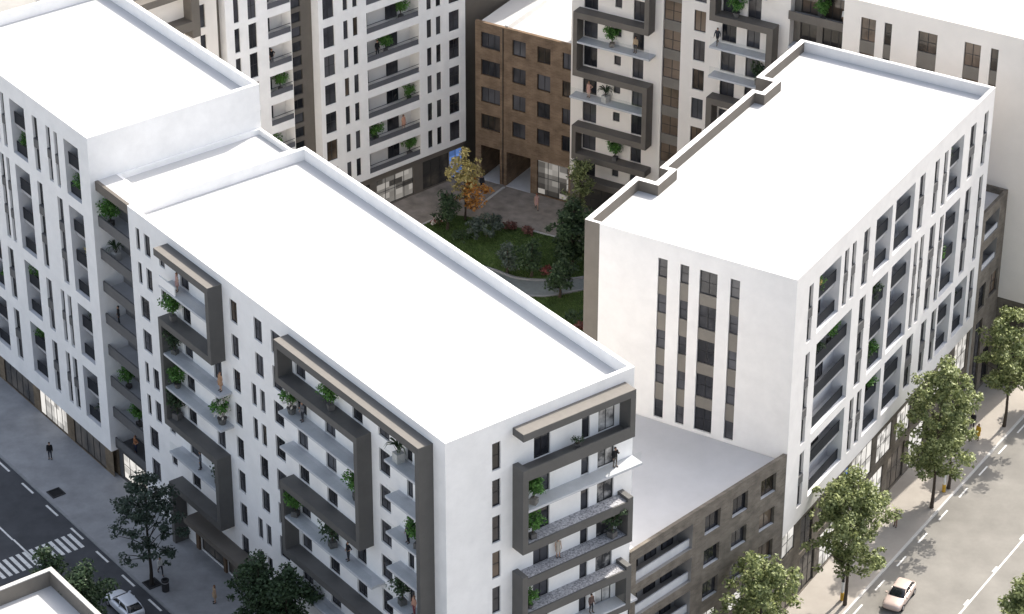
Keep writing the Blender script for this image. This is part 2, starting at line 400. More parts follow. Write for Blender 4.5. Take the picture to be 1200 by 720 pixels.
M['path'] = mat('path_concrete', (0.17, 0.19, 0.19), 0.85, 0.08, 2.0, bump=0.1)
ZR = -4.495
def ground_mesh():
    mb = MB(); xs = [-2500, -15.0, -6.0, 2500]; ys = [-1500, 2500]
    hz = [-0.16, -0.16, ZR - 0.16, ZR - 0.16]
    for i in range(3):
        q = [CD.w(xs[i], ys[0]), CD.w(xs[i + 1], ys[0]), CD.w(xs[i + 1], ys[1]), CD.w(xs[i], ys[1])]
        h = [hz[i], hz[i + 1], hz[i + 1], hz[i]]
        mb.face([(p.x, p.y, z) for p, z in zip(q, h)])
    return mb
tag(ground_mesh().build('ground', 'terrain'), 'plain grey ground under the whole quarter', 'ground', kind='structure')
def flat(fr, name, m, poly, z0, z1, label, cat):
    mb = MB(); q = [fr.w(x, y, 0) for x, y in poly]; base = q[0]
    mb.prism([(p.x - base.x, p.y - base.y) for p in q], z0, z1)
    return tag(mb.build(name, m, None, (base.x, base.y, 0)), label, cat, kind='structure')
# left street
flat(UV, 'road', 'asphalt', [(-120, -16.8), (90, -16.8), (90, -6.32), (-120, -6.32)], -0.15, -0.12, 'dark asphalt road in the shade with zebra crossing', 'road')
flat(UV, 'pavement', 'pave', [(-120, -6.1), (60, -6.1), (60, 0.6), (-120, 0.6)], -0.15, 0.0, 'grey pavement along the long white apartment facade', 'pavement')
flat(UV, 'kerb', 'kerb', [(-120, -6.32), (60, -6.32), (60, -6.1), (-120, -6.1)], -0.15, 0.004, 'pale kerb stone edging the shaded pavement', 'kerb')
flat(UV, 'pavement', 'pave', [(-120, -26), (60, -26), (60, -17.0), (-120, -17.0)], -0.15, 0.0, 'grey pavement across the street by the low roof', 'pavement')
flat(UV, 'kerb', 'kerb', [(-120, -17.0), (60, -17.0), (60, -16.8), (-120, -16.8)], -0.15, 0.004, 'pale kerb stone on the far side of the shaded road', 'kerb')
def paint(fr, name, rects, z, label):
    mb = MB()
    for (x0, x1, y0, y1) in rects:
        mb.face([fr.w(x0, y0, z), fr.w(x1, y0, z), fr.w(x1, y1, z), fr.w(x0, y1, z)])
    return tag(mb.build(name, 'paint'), label, 'road marking', kind='structure')
paint(UV, 'edge_dashes', [(0.06 + 4.26 * k, 2.05 + 4.26 * k, -6.82, -6.62) for k in range(-14, 14) if k != 1] + [(4.33, 6.4, -6.82, -6.62)], -0.116, 'white dashed line beside the kerb of the shaded road')
paint(UV, 'centre_line', [(-60, 2.9, -11.62, -11.45), (2.9, 8.4, -11.55, -11.38), (9.4, 60, -11.62, -11.45)], -0.116, 'white centre line of the shaded road')
paint(UV, 'zebra_crossing', [(5.02, 7.42, -7.5 - 0.62 * k, -7.16 - 0.62 * k) for k in range(15)], -0.116, 'white zebra crossing stripes on the dark road')
# right street: it bends a touch away from the facade
def rs(y): return 3.98 + 0.031 * y
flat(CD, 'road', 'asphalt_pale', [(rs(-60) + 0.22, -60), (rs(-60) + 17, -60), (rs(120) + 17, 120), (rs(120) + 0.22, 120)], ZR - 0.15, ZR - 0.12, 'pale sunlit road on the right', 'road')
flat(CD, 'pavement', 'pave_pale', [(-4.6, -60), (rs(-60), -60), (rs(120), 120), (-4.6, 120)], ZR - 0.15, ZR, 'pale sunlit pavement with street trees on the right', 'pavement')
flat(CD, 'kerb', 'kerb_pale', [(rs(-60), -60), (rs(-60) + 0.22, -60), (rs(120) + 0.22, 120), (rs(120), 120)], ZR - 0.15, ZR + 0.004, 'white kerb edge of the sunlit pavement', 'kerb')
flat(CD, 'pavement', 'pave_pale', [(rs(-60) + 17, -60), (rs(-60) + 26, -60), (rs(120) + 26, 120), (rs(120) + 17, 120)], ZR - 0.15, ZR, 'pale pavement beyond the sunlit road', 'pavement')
def paint_r(name, segs, label):
    mb = MB(); z = -0.116
    for (o0, o1, y0, y1) in segs:
        mb.face([CD.w(rs(y0) + o0, y0, z), CD.w(rs(y0) + o1, y0, z), CD.w(rs(y1) + o1, y1, z), CD.w(rs(y1) + o0, y1, z)])
    return tag(mb.build(name, 'paint'), label, 'road marking', kind='structure')
paint_r('edge_dashes', [(0.70, 0.86, 4.4 + 4.17 * k, 6.15 + 4.17 * k) for k in range(-10, 22)], 'white dashed line beside the sunlit kerb')
paint_r('centre_line', [(8.2, 8.36, -60, 118)] + [(7.98, 8.2, 10.5 + 5.72 * k, 11.4 + 5.72 * k) for k in range(-8, 16)], 'white centre line with short ticks on the sunlit road')
# courtyard
def wflat(name, m, poly, z0, z1, label, cat):
    return flat(WW, name, m, poly, z0, z1, label, cat)
wflat('plaza', 'plaza', [(-34, 236), (-5, 232), (8.5, 257.4), (24, 256), (24, 275), (-6, 292), (-34, 276)], -0.155, -0.03, 'dark paved plaza in the shaded courtyard', 'plaza')
def arc(pts, n=8):
    out = []
    P = [pts[0]] + list(pts) + [pts[-1]]
    for i in range(1, len(P) - 2):
        for k in range(n):
            t = k / n; a, b, c, d = P[i - 1], P[i], P[i + 1], P[i + 2]
            f = lambda j: 0.5 * (2 * b[j] + (c[j] - a[j]) * t + (2 * a[j] - 5 * b[j] + 4 * c[j] - d[j]) * t * t + (3 * b[j] - a[j] - 3 * c[j] + d[j]) * t ** 3)
            out.append((f(0), f(1)))
    out.append(pts[-1]); return out
top_edge = arc([(-9.5, 257.5), (-5.0, 254.0), (-1.7, 252.0), (0.3, 250.6), (2.5, 250.1), (4.6, 250.2), (6.8, 250.6), (10, 252)])
bot_edge = arc([(-11.5, 254.5), (-6.5, 250.4), (-2.2, 248.4), (0.6, 247.4), (2.2, 247.0), (3.9, 247.1), (6.8, 248.2), (10, 249.4)])
wflat('lawn', 'lawn', [(-10.2, 260.1), *top_edge[1:], (10, 255.6), (4.2, 258.8), (1.2, 260.35), (-1.6, 262.0), (-6.6, 263.5)], -0.15, 0.02, 'dark green lawn in the middle of the courtyard', 'lawn')
wflat('lawn', 'lawn', [(-14, 246), (-5, 233), (9.5, 236), (10, 249.2), *bot_edge[::-1][1:-1]], -0.15, 0.024, 'lower green lawn beyond the curved path', 'lawn')
mb = MB()
for i in range(len(top_edge) - 1):
    n2 = min(len(bot_edge) - 1, i)
    mb.face([(*top_edge[i], -0.02), (*bot_edge[n2], -0.02), (*bot_edge[n2 + 1], -0.02), (*top_edge[i + 1], -0.02)])
tag(mb.build('path', 'path'), 'curved grey path between the two lawns', 'path', kind='structure')
def ribbon(pts, w, z0, z1, name, m, label, cat):
    mb = MB(); L = []; Rr = []
    for i, p in enumerate(pts):
        a = Vector(pts[max(i - 1, 0)]); b = Vector(pts[min(i + 1, len(pts) - 1)]); d = (b - a).normalized(); n = Vector((-d.y, d.x)) * w / 2
        L.append((p[0] + n.x, p[1] + n.y)); Rr.append((p[0] - n.x, p[1] - n.y))
    for i in range(len(pts) - 1):
        a, b, c, d = L[i], L[i + 1], Rr[i + 1], Rr[i]
        mb.face([(*a, z1), (*d, z1), (*c, z1), (*b, z1)]); mb.face([(*d, z0), (*c, z0), (*c, z1), (*d, z1)]); mb.face([(*a, z1), (*b, z1), (*b, z0), (*a, z0)])
    return tag(mb.build(name, m), label, cat, kind='structure')
ribbon(top_edge, 0.2, -0.1, 0.16, 'kerb', 'kerb', 'upper pale kerb of the curved courtyard path', 'kerb')
ribbon(bot_edge, 0.2, -0.1, 0.16, 'kerb', 'kerb', 'lower pale kerb of the curved courtyard path', 'kerb')
ribbon([(-10.3, 260.0), (-6.6, 263.5)], 0.2, -0.1, 0.10, 'kerb', 'kerb_pale', 'short pale kerb between plaza and lawn by the pink flowers', 'kerb')
ribbon([(1.2, 260.35), (4.2, 258.8), (8, 256.7)], 0.2, -0.1, 0.10, 'kerb', 'kerb_pale', 'pale kerb between plaza and lawn by the dark tree', 'kerb')
ribbon([(-0.85, 269.2), (-3.6, 264.9)], 0.26, -0.1, 0.05, 'kerb', 'kerb_pale', 'straight pale stone strip crossing the plaza from the brown house', 'kerb')

# ------------------------------------------------------------------ buildings
def holes_of(wins, depth=0.24): return [(a, b, c, d, depth) for (a, b, c, d) in wins]
L = [28.45 - 3.19 * k for k in range(9)]          # balcony levels of the long white block

# ---- long white block with zigzag frames
rA = root('apartment_block', UV, (5.2, 0.44, 0), 'long white foreground block with dark grey zigzag balcony frames on two sides', 'apartment block')
fy = face_y(0.44); wn, dr = [], []
for k in range(8):
    t = 27.7 - 3.19 * k; b = t - 2.03
    pair = k in (0, 1, 4, 5)
    wn += [(6.3, 6.87, b, t), (7.6, 8.5, b, t)] if pair else [(6.35, 7.72, b, t)]
    wn += [(20.5, 21.54, b, t)] + ([(23.95, 25.1, b, t)] if pair else [(23.17, 23.85, b, t), (24.4, 25.1, b, t)]) + [(26.4, 27.78, b, t)]
    wn += [(40.8, 42.2, b - 0.05, t), (9.85, 10.7, L[k + 1] + 0.45, L[k + 1] + 1.45)]
for k in range(1, 8):
    z = L[k] + 0.04
    dr += [(13.05, 14.35, z, z + 2.15), (17.55, 18.75, z, z + 2.15), (29.7, 31.1, z, z + 2.15), (33.6, 35.0, z, z + 2.15), (37.4, 38.75, z, z + 2.15), (44.35, 45.1, z, z + 2.15)]
sh = [(13.9, 17.6, 0.1, 3.0), (18.0, 21.9, 0.1, 3.0), (23.2, 28.0, 0.1, 3.0), (30.2, 37, 0.1, 3.0), (39, 46.5, 0.1, 3.0)]
fx = face_x(49.2); we, de = [], []
LE = [27.85, 24.6, 21.4, 18.2, 15.1, 11.9, 8.7, 5.5]
for k in range(8):
    t = 27.5 - 3.2 * k; we.append((4.6, 5.37, t - 2.38, t))
for k in range(1, 8):
    z = LE[k] + 0.03; de += [(8.4, 9.9, z, z + 2.15), (12.85, 13.6, z, z + 2.15), (14.4, 16.0, z, z + 2.15)]
shell(rA, 5.2, 49.2, 0.44, 17.75, -4.6, 29.2,
      [lambda mb: wall_sheet(mb, fy[0], 5.2, 49.2, -4.6, 29.2, holes_of(wn + dr + sh)),
       lambda mb: wall_sheet(mb, fx[0], 0.44, 17.75, -4.6, 29.2, holes_of(we + de))],
      ['white', 'loggia'], skip=('y0', 'x1'), hp=1.05)
for i, (a, b, c, d) in enumerate(wn):
    w = b - a; gl = 'glass_warm' if (i * 7) % 11 == 3 else 'glass'
    window(rA, fy, a, c, w, d - c, 1 if w < 0.9 else 2, 2 if w < 0.9 else (3 if w > 1.3 else 2), gl=gl)
for a, b, c, d in dr: window(rA, fy, a, c, b - a, d - c, 2, 1, name='balcony_door')
for i, (a, b, c, d) in enumerate(sh): window(rA, fy, a, c, b - a, d - c, max(2, int((b - a) / 1.25)), 1, gl=('shop', 'shop', 'shop', 'shop_lit', 'shop')[i], name='shopfront', rec=0.1)
for i, (a, b, c, d) in enumerate(we): window(rA, fx, a, c, b - a, d - c, 1, 2, gl='glass_warm' if i in (0, 3) else 'glass')
for a, b, c, d in de: window(rA, fx, a, c, b - a, d - c, 2 if b - a > 1 else 1, 1, name='balcony_door', gl='bright_reflection' if a > 14 else 'glass')  # right-hand doors get the panes with painted reflections
T = 0.62
def beam(k, a, b): return (a, b, L[k] - T, L[k])
def side(a, b, k0, k1): return (a, b, L[k1] - T, L[k0])
Z1 = [beam(0, 11.35, 19.45), side(18.98, 19.45, 0, 2), beam(2, 11.35, 19.45), side(11.35, 11.8, 2, 5), beam(5, 11.35, 19.45),
      side(18.98, 19.45, 5, 7), beam(7, 11.6, 19.45), (11.35, 11.8, 0.02, L[7])]
part(union_extrude(Z1, -0.88, 0.5), 'balcony_frame', ['grey'], rA)
Z2 = [beam(0, 28.85, 47.72), side(28.85, 29.3, 0, 1), beam(1, 28.85, 39.82), side(39.37, 39.82, 1, 4), beam(4, 28.85, 39.82),
      side(28.85, 29.3, 4, 6), beam(6, 28.85, 41.5), side(41.05, 41.5, 6, 7), (47.27, 47.72, 2.6, L[0])]
part(union_extrude(Z2, -0.88, 0.5), 'balcony_frame', ['grey'], rA)
for k, a, b in ((1, 11.75, 18.97), (3, 11.81, 20.2), (4, 11.81, 20.2), (6, 11.7, 18.97)): slab(rA, fy, a, b, 1.27, L[k])
for k, a, b in ((2, 29.0, 39.36), (3, 29.0, 39.36), (5, 29.31, 41.2), (7, 29.2, 39.5)): slab(rA, fy, a, b, 1.27, L[k])
for k in range(1, 8): slab(rA, fy, 43.3, 47.26, 1.27, L[k])
for a, b in ((11.37, 19.43), (28.87, 47.70)): mb = MB(); mb.box(a, b, -0.87, -0.30, L[0] + 0.001, L[0] + 0.03); part(mb, 'top_strip', ['top_strip'], rA)  # sunlit front strip painted lighter; shaded rear of the beam stays dark grey
mb = MB(); mb.box(49.21, 50.48, 6.47, 16.88, 28.201, 28.23); part(mb, 'top_strip', ['top_strip'], rA)  # end beam top painted lighter, as if the sun strikes it
mb = MB(); mb.box(11.75, 14.2, -0.8, -0.7, L[1] + 0.004, L[1] + 0.85); part(mb, 'parapet', ['white'], rA)
mb = MB(); mb.box(13.6, 22.3, -1.0, 0.5, 3.25, 3.75); part(mb, 'canopy', ['taupe'], rA)
for a, b in ((13.3, 13.8), (17.62, 17.98), (21.92, 22.3)): mb = MB(); mb.box(a, b, 0.25, 0.5, 0, 3.25); part(mb, 'pillar', ['timber'], rA)
mpx = lambda s, y, z: (49.2 - y, s, z)
Z3 = [(6.45, 16.9, 27.6, 28.2), (16.42, 16.9, 24.25, 28.2), (6.45, 16.9, 24.05, 24.62), (6.45, 6.95, 17.65, 25.05), (6.45, 16.9, 17.65, 18.22),
      (16.42, 16.9, 14.55, 18.65), (6.45, 16.9, 14.55, 15.12), (6.45, 6.95, 8.2, 15.55), (6.45, 16.9, 11.35, 11.92), (16.42, 16.9, 8.2, 12.35), (6.45, 16.9, 8.2, 8.75)]
part(union_extrude(Z3, -1.3, 0.05, mpx), 'balcony_frame', ['grey'], rA)
for z, a, b in ((24.62, 6.96, 16.41), (18.22, 6.96, 16.41), (15.12, 6.96, 16.41), (11.92, 6.96, 16.41)):
    mb = MB(); pbox(fx, mb, a, b, -1.298, -1.16, z, z + (0.43 if z > 20 else 0.16)); part(mb, 'parapet', ['grey'], rA)
for z, a, b in ((18.222, 6.96, 16.8), (15.122, 6.96, 16.41), (11.922, 6.96, 16.41)):
    mb = MB(); pbox(fx, mb, a, b, -1.155, -0.004, z, z + 0.13); part(mb, 'planting_bed', ['gravel'], rA)
for z, a, b in ((21.4, 6.96, 17.7), (8.9, 12.2, 17.6), (5.5, 6.96, 17.4)): slab(rA, fx, a, b, 1.28, z)

# ---- narrow link with stacked loggias
rK = root('link_block', UV, (0.0, 0.44, 0), 'narrow dark grey link of stacked loggias between the two white street blocks', 'link block')
fk = face_y(2.44); kw = []
FK = [25.2 - 3.13 * k for k in range(8)]
kw = [(2.2, 3.5, z + 0.05, z + 2.2) for z in FK] + [(3.9, 4.7, z + 0.9, z + 2.2) for z in FK]
ks = []
shell(rK, 0.002, 5.198, 2.44, 16.6, 0, 29.2, [lambda mb: wall_sheet(mb, fk[0], 0.002, 5.198, 0, 29.2, holes_of(kw + ks, 0.15), 1)],
      ['white', 'loggia_dark'], skip=('y0',), hp=0.5, par=0.25)
for i, (a, b, c, d) in enumerate(kw): window(rK, fk, a, c, b - a, d - c, 2, 1, rec=0.04, name='balcony_door' if i < 8 else 'window')
fk2 = face_y(0.72); mb = MB(); wall_sheet(mb, fk2[0], 0.01, 5.15, 0, 3.04, [(0.6, 4.9, 0.08, 2.9, 0.2)]); part(mb, 'plinth', ['strip_grey'], rK)
window(rK, fk2, 0.6, 0.08, 4.3, 2.82, 4, 2, rec=0.06, gl='shop_lit', name='shopfront')
mb = MB(); mb.box(0.01, 5.15, 0.44, 0.74, 28.35, 29.2); part(mb, 'fascia', ['taupe'], rK)
mb = MB(); mb.box(0.01, 5.15, 0.74, 2.5, 28.9, 29.18); part(mb, 'fascia_roof', ['roof'], rK)
for k, z in enumerate(FK):
    o = slab(rK, fk, 0.06, 5.12, 1.86, z, 0.22, 'slab', rail=False)
    mb = MB(); mb.box(0.06, 5.12, 0.44, 0.578, z - 0.2, z + 0.78); part(mb, 'parapet', ['strip_grey'], rK)
mb = MB(); mb.box(0.06, 5.12, 0.44, 2.44, 3.05, 3.3); part(mb, 'canopy', ['strip_grey'], rK)

# ---- left white block with strip windows
def strip_segs(h, n, prot=True):
    p = (h + 0.0) / n; out = []
    for i in range(n):
        out.append((i * p + (0 if i == 0 else 0.42), (i + 1) * p - 0.42 if i < n - 1 else h, 'g'))
        if i: out.append((i * p - 0.42, i * p + 0.42, 'S' if prot else 's'))
    return out
rB = root('apartment_block', UV, (-25.7, 0, 0), 'white block at the left edge with slim strip windows and tall loggias', 'apartment block')
fb = face_y(0.0)
R1, R2, R3, R4 = (26.42, 31.62), (17.0, 25.35), (10.7, 15.88), (4.38, 9.6)
logs = [(R1, 2, -20.3, -17.6), (R1, 2, -13.35, -10.8), (R1, 2, -4.1, -1.7), (R2, 3, -20.3, -17.6), (R2, 3, -13.35, -10.78), (R2, 3, -4.1, -1.65),
        (R3, 2, -20.3, -17.6), (R3, 2, -13.3, -10.76), (R3, 2, -4.0, -1.62), (R4, 2, -20.3, -17.6), (R4, 2, -13.3, -10.7), (R4, 2, -4.02, -1.5), (R1, 2, -24.6, -22.2), (R2, 3, -24.6, -22.2), (R3, 2, -24.6, -22.2), (R4, 2, -24.6, -22.2)]
strips = [(R1, 2, -9.45, -8.6), (R1, 2, -7.1, -6.42), (R1, 2, -5.76, -5.2), (R1, 2, -16.3, -15.7), (R1, 2, -15.0, -14.4),
          (R2, 3, -16.1, -15.4), (R2, 3, -14.98, -14.42), (R2, 3, -9.5, -8.6), (R2, 3, -6.05, -5.15),
          (R3, 2, -16.3, -15.3), (R3, 2, -9.45, -8.5), (R3, 2, -6.92, -6.3), (R3, 2, -5.74, -5.12),
          (R4, 2, -16.3, -15.28), (R4, 2, -9.4, -8.45), (R4, 2, -6.98, -6.28), (R4, 2, -5.8, -5.0)]
sB = [(-25.5, -20.6, 0.05, 2.55), (-19.65, -14.2, 0.05, 2.6), (-13.1, -8.15, 0.05, 2.6), (-6.9, -1.42, 0.05, 2.6)]
hB = [(a, b, r_[0], r_[1], 1.7, True) for r_, n, a, b in logs] + [(a, b, r_[0], r_[1], 0.34) for r_, n, a, b in strips]
shell(rB, -25.7, 0.0, 0.0, 16.7, 2.7, 33.3, [lambda mb: wall_sheet(mb, fb[0], -25.7, 0.0, 2.7, 33.3, hB)], ['white', 'loggia'], skip=('y0',), hp=1.1)
mb = MB(); fb2 = face_y(0.14)
wall_sheet(mb, fb2[0], -25.7, -0.01, 0, 2.7, [(*q, 0.2) for q in sB]); mb.box(-25.7, -0.01, 0.142, 16.6, 2.68, 2.699)
mb.box(-25.69, -0.02, 0.6, 16.6, 0, 2.69); part(mb, 'plinth', ['brick_tan'], rB)
for r_, n, a, b in logs: loggia(rB, fb, a, b, r_[0], r_[1], n, 1.7)
for r_, n, a, b in strips: window(rB, fb, a, r_[0], b - a, r_[1] - r_[0], 2 if b - a > 0.8 else 1, 1, rec=0.22, segs=strip_segs(r_[1] - r_[0], n))
for i, (a, b, c, d) in enumerate(sB): window(rB, fb2, a, c, b - a, d - c, 5, 1, gl=('shop', 'shop', 'shop_lit', 'shop')[i], rec=0.06, name='shopfront')

# ---- right white block with brown courtyard side
ZO = 4.495
rC = root('apartment_block', CD, (0, 0, 0), 'white block on the sunlit street with strip windows and brown courtyard wall', 'apartment block')
CT = 28.67 + ZO; CBt = 4.12 + ZO
Q1, Q2, Q3 = (21.6 + ZO, 26.9 + ZO), (11.85 + ZO, 20.5 + ZO), (5.6 + ZO, 10.95 + ZO)
logc = [(Q1, 2, 4.2, 8.25), (Q1, 2, 15.0, 18.2), (Q1, 2, 18.9, 22.75), (Q1, 2, 30.2, 33.05), (Q2, 3, 4.4, 11.1), (Q2, 3, 15.1, 18.25), (Q2, 3, 19.0, 22.95),
        (Q2, 3, 30.2, 33.4), (Q3, 2, 4.5, 11.0), (Q3, 2, 15.1, 18.3), (Q3, 2, 19.0, 22.75), (Q3, 2, 30.4, 33.3), (Q3, 2, 34.1, 36.85)]
strc = [(Q1, 2, 2.35, 3.15), (Q1, 2, 8.95, 9.75), (Q1, 2, 10.4, 11.15), (Q1, 2, 12.6, 13.75), (Q1, 2, 23.75, 24.85), (Q1, 2, 26.9, 27.8), (Q1, 2, 28.85, 29.65), (Q1, 2, 34.5, 35.7), (Q1, 2, 37.5, 38.4),
        (Q2, 3, 2.4, 3.2), (Q2, 3, 12.6, 13.82), (Q2, 3, 23.7, 24.4), (Q2, 3, 24.95, 25.7), (Q2, 3, 26.9, 28.1), (Q2, 3, 29.05, 29.85), (Q2, 3, 34.6, 35.8), (Q2, 3, 37.65, 38.5),
        (Q3, 2, 2.45, 3.3), (Q3, 2, 12.05, 12.85), (Q3, 2, 13.5, 14.4), (Q3, 2, 23.6, 25.0), (Q3, 2, 26.7, 27.85), (Q3, 2, 28.95, 30.0), (Q3, 2, 37.5, 38.5)]
fc, fg = face_x(0.0), face_y(0.0)
colg = [(-12.3, -11.45), (-10.3, -9.5), (-8.55, -6.95), (-5.8, -4.95)]
G0, G1 = 12.0 + ZO, 27.1 + ZO
out = [(0, 0), (0, 39.5), (-18.95, 39.5), (-18.95, 30.4), (-17.2, 30.4), (-17.2, 28.1), (-18.15, 28.1), (-18.15, 10.96), (-17.25, 10.96), (-17.25, 8.63), (-19.1, 8.63), (-19.1, 0)]
mb = MB()
wall_sheet(mb, fc[0], 0, 39.5, CBt, CT, [(a, b, r_[0], r_[1], 1.35, True) for r_, n, a, b in logc] + [(a, b, r_[0], r_[1], 0.34) for r_, n, a, b in strc])
wall_sheet(mb, fg[0], -17.72, 0, 0.0, CT, [(a, b, G0, G1, 0.24) for a, b in colg])
wall_sheet(mb, fg[0], -19.1, -17.72, 0.0, CT, [], 2)
th = [0.3, 0.35] + [0.5] * 9 + [0.3]; n_ = len(out); ins = []
for i in range(n_):
    e0, e1 = (i - 1) % n_, i; p = Vector(out[i])
    d0 = (Vector(out[i]) - Vector(out[e0])).normalized(); d1 = (Vector(out[(i + 1) % n_]) - Vector(out[i])).normalized()
    ins.append(tuple(p + Vector((-d0.y, d0.x)) * th[e0] + Vector((-d1.y, d1.x)) * th[e1]))
for i in range(n_):
    j = (i + 1) % n_; brown = 2 <= i <= 10; w_ = 2 if brown else 0
    if i not in (0, 11): mb.face([(*out[i], 0), (*out[j], 0), (*out[j], CT), (*out[i], CT)], w_)
    mb.face([(*out[i], CT), (*out[j], CT), (*ins[j], CT), (*ins[i], CT)], 0)
    mb.face([(*ins[j], CT - 1.3), (*ins[i], CT - 1.3), (*ins[i], CT), (*ins[j], CT)], w_)
part(mb, 'wall', ['white_warm', 'loggia', 'taupe'], rC)
rf = MB(); rf.prism([tuple(p) for p in ins], CT - 1.3, CT - 1.0); part(rf, 'roof', ['roof'], rC)
for r_, n, a, b in logc: loggia(rC, fc, a, b, r_[0], r_[1], n, 1.35)
for r_, n, a, b in strc: window(rC, fc, a, r_[0], b - a, r_[1] - r_[0], 2 if b - a > 1 else 1, 1, rec=0.22, segs=strip_segs(r_[1] - r_[0], n))
for i, (a, b) in enumerate(colg):
    wide = i == 2; pt = (G1 - G0 + (1.05 if wide else 1.6)) / 5; sg = []
    gh = pt - (1.05 if wide else 1.6)
    for k in range(5):
        z0 = (G1 - G0) - gh - k * pt; sg.append((max(z0, 0), z0 + gh, 'g'))
        if k < 4: sg.append((z0 - (pt - gh), z0, 's'))
    window(rC, fg, a, G0, b - a, G1 - G0, 2 if wide else 1, 1, segs=sg, rec=0.16)
fc2 = face_x(-0.2)
sC = [(0.5, 2.9, 5.9, 8.4), (4.0, 6.4, 4.4, 8.0), (7.6, 11.6, 4.6, 8.1), (12.4, 13.4, 4.6, 8.1), (13.9, 18.3, 4.6, 8.2), (19.2, 22.4, 4.7, 7.8), (23.4, 26.4, 4.7, 7.8), (27.4, 30.6, 4.7, 7.8), (31.4, 34.6, 4.7, 7.8), (36, 39, 4.4, 8.3),
      (1.0, 3.2, 0.1, 3.9), (4.2, 7.2, 0.1, 3.9), (8.2, 11.4, 0.1, 3.9), (12.4, 16.2, 0.1, 4.1), (17.0, 21.0, 0.1, 3.9), (22, 25.6, 0.1, 3.9), (26.6, 30, 0.1, 3.9), (31, 34.6, 0.1, 3.9), (36, 39, 0.1, 3.9)]
mb = MB(); wall_sheet(mb, fc2[0], 0.02, 39.45, 0, CBt, [(*q, 0.25) for q in sC]); mb.box(-19, -0.21, 0.03, 39.4, CBt - 0.03, CBt - 0.002)
part(mb, 'plinth', ['brick_grey'], rC)
lits = {0, 4, 5, 6, 8, 9, 12, 13, 14, 16}
for i, (a, b, c, d) in enumerate(sC): window(rC, fc2, a, c, b - a, d - c, max(2, int((b - a) / 0.95)), 2, gl='shop_blue' if i == 3 else ('shop_lit' if i in lits else 'shop'), rec=0.1, name='shopfront')

# ---- grey brown brick link below the gable
rD = root('brick_block', DD, (0, 0, ZR), 'low grey brown brick block with shaded flat roof between two white blocks', 'brick block')
def dd(v): q = Matrix.Rotation(-DD.a, 3, 'Z') @ (v - DD.o); return (q.x, q.y)
pa = dd(UV.w(49.24, 17.8)); pg = dd(CD.w(-14.2, -0.03)); pb = dd(UV.w(41.0, 17.8)); pc = dd(CD.w(-0.05, -0.03))
fd = face_y(0.0); D0, D1 = 0.06, pc[0]
lgd = [(0.8, 7.5, 9.05 - 3.2 * k, 11.38 - 3.2 * k) for k in range(3)]
wd = [(a, b, c, d) for (c, d) in ((9.45, 11.28), (6.25, 8.0), (3.0, 4.8)) for (a, b) in ((9.0, 10.9), (12.4, 14.3), (15.95, 17.85))]
sd_ = [(0.8, 4.4, -4.3, -0.8), (5.2, 8.6, -4.3, -0.8), (9.6, 13.2, -4.3, -0.8), (14.2, 18.2, -4.3, -0.8), (9.0, 10.9, -0.1, 1.7), (12.4, 14.3, -0.1, 1.7), (15.95, 17.85, -0.1, 1.7), (1.0, 3.4, -0.1, 1.7), (4.8, 7.2, -0.1, 1.7)]
mb = MB(); wall_sheet(mb, fd[0], D0, D1, ZR, 12.4, [(*q, 1.6, True) for q in lgd] + [(*q, 0.4) for q in wd + sd_])
mb.face([(D0, 0, 12.4), (D1, 0, 12.4), (D1 - 0.1, 0.32, 12.4), (D0 + 0.1, 0.32, 12.4)])
mb.face([(D1 - 0.1, 0.32, 11.4), (D0 + 0.1, 0.32, 11.4), (D0 + 0.1, 0.32, 12.4), (D1 - 0.1, 0.32, 12.4)])
part(mb, 'wall', ['brick_grey', 'loggia_dark'], rD)
rf = MB(); rf.prism([(D0 + 0.1, 0.3), (D1 - 0.1, 0.3), pg, pb, (pa[0], pa[1] + 0.02)], 11.3, 11.68); part(rf, 'roof', ['roof_grey'], rD)
for a, b, c, d in lgd:
    mb = MB(); mb.box(a - 0.004, b + 0.004, 0.3, 0.42, c - 0.01, c + 0.75); part(mb, 'parapet', ['slab'], rD)
    for q in (1.4, 3.6, 5.6): window(rD, (face_y(1.47)[0], face_y(1.47)[1], 0.0), q, c + 0.05, 1.3, 2.0, 2, 1, rec=0.02, name='balcony_door')
for a, b, c, d in wd:
    window(rD, fd, a, c, b - a, d - c, 2, 1, rec=0.28, gl='glass_warm' if a > 15 else 'glass')
    mb = MB(); mb.box(a + 0.02, b - 0.02, 0.05, 0.27, c - 0.01, c + 0.05); part(mb, 'sill', ['slab'], rD)
for i, (a, b, c, d) in enumerate(sd_): window(rD, fd, a, c, b - a, d - c, 3 if b - a > 2 else 2, 1, rec=0.2, gl='shop_lit' if i in (4, 5, 1) else 'shop', name='shopfront' if c < -1 else 'window')

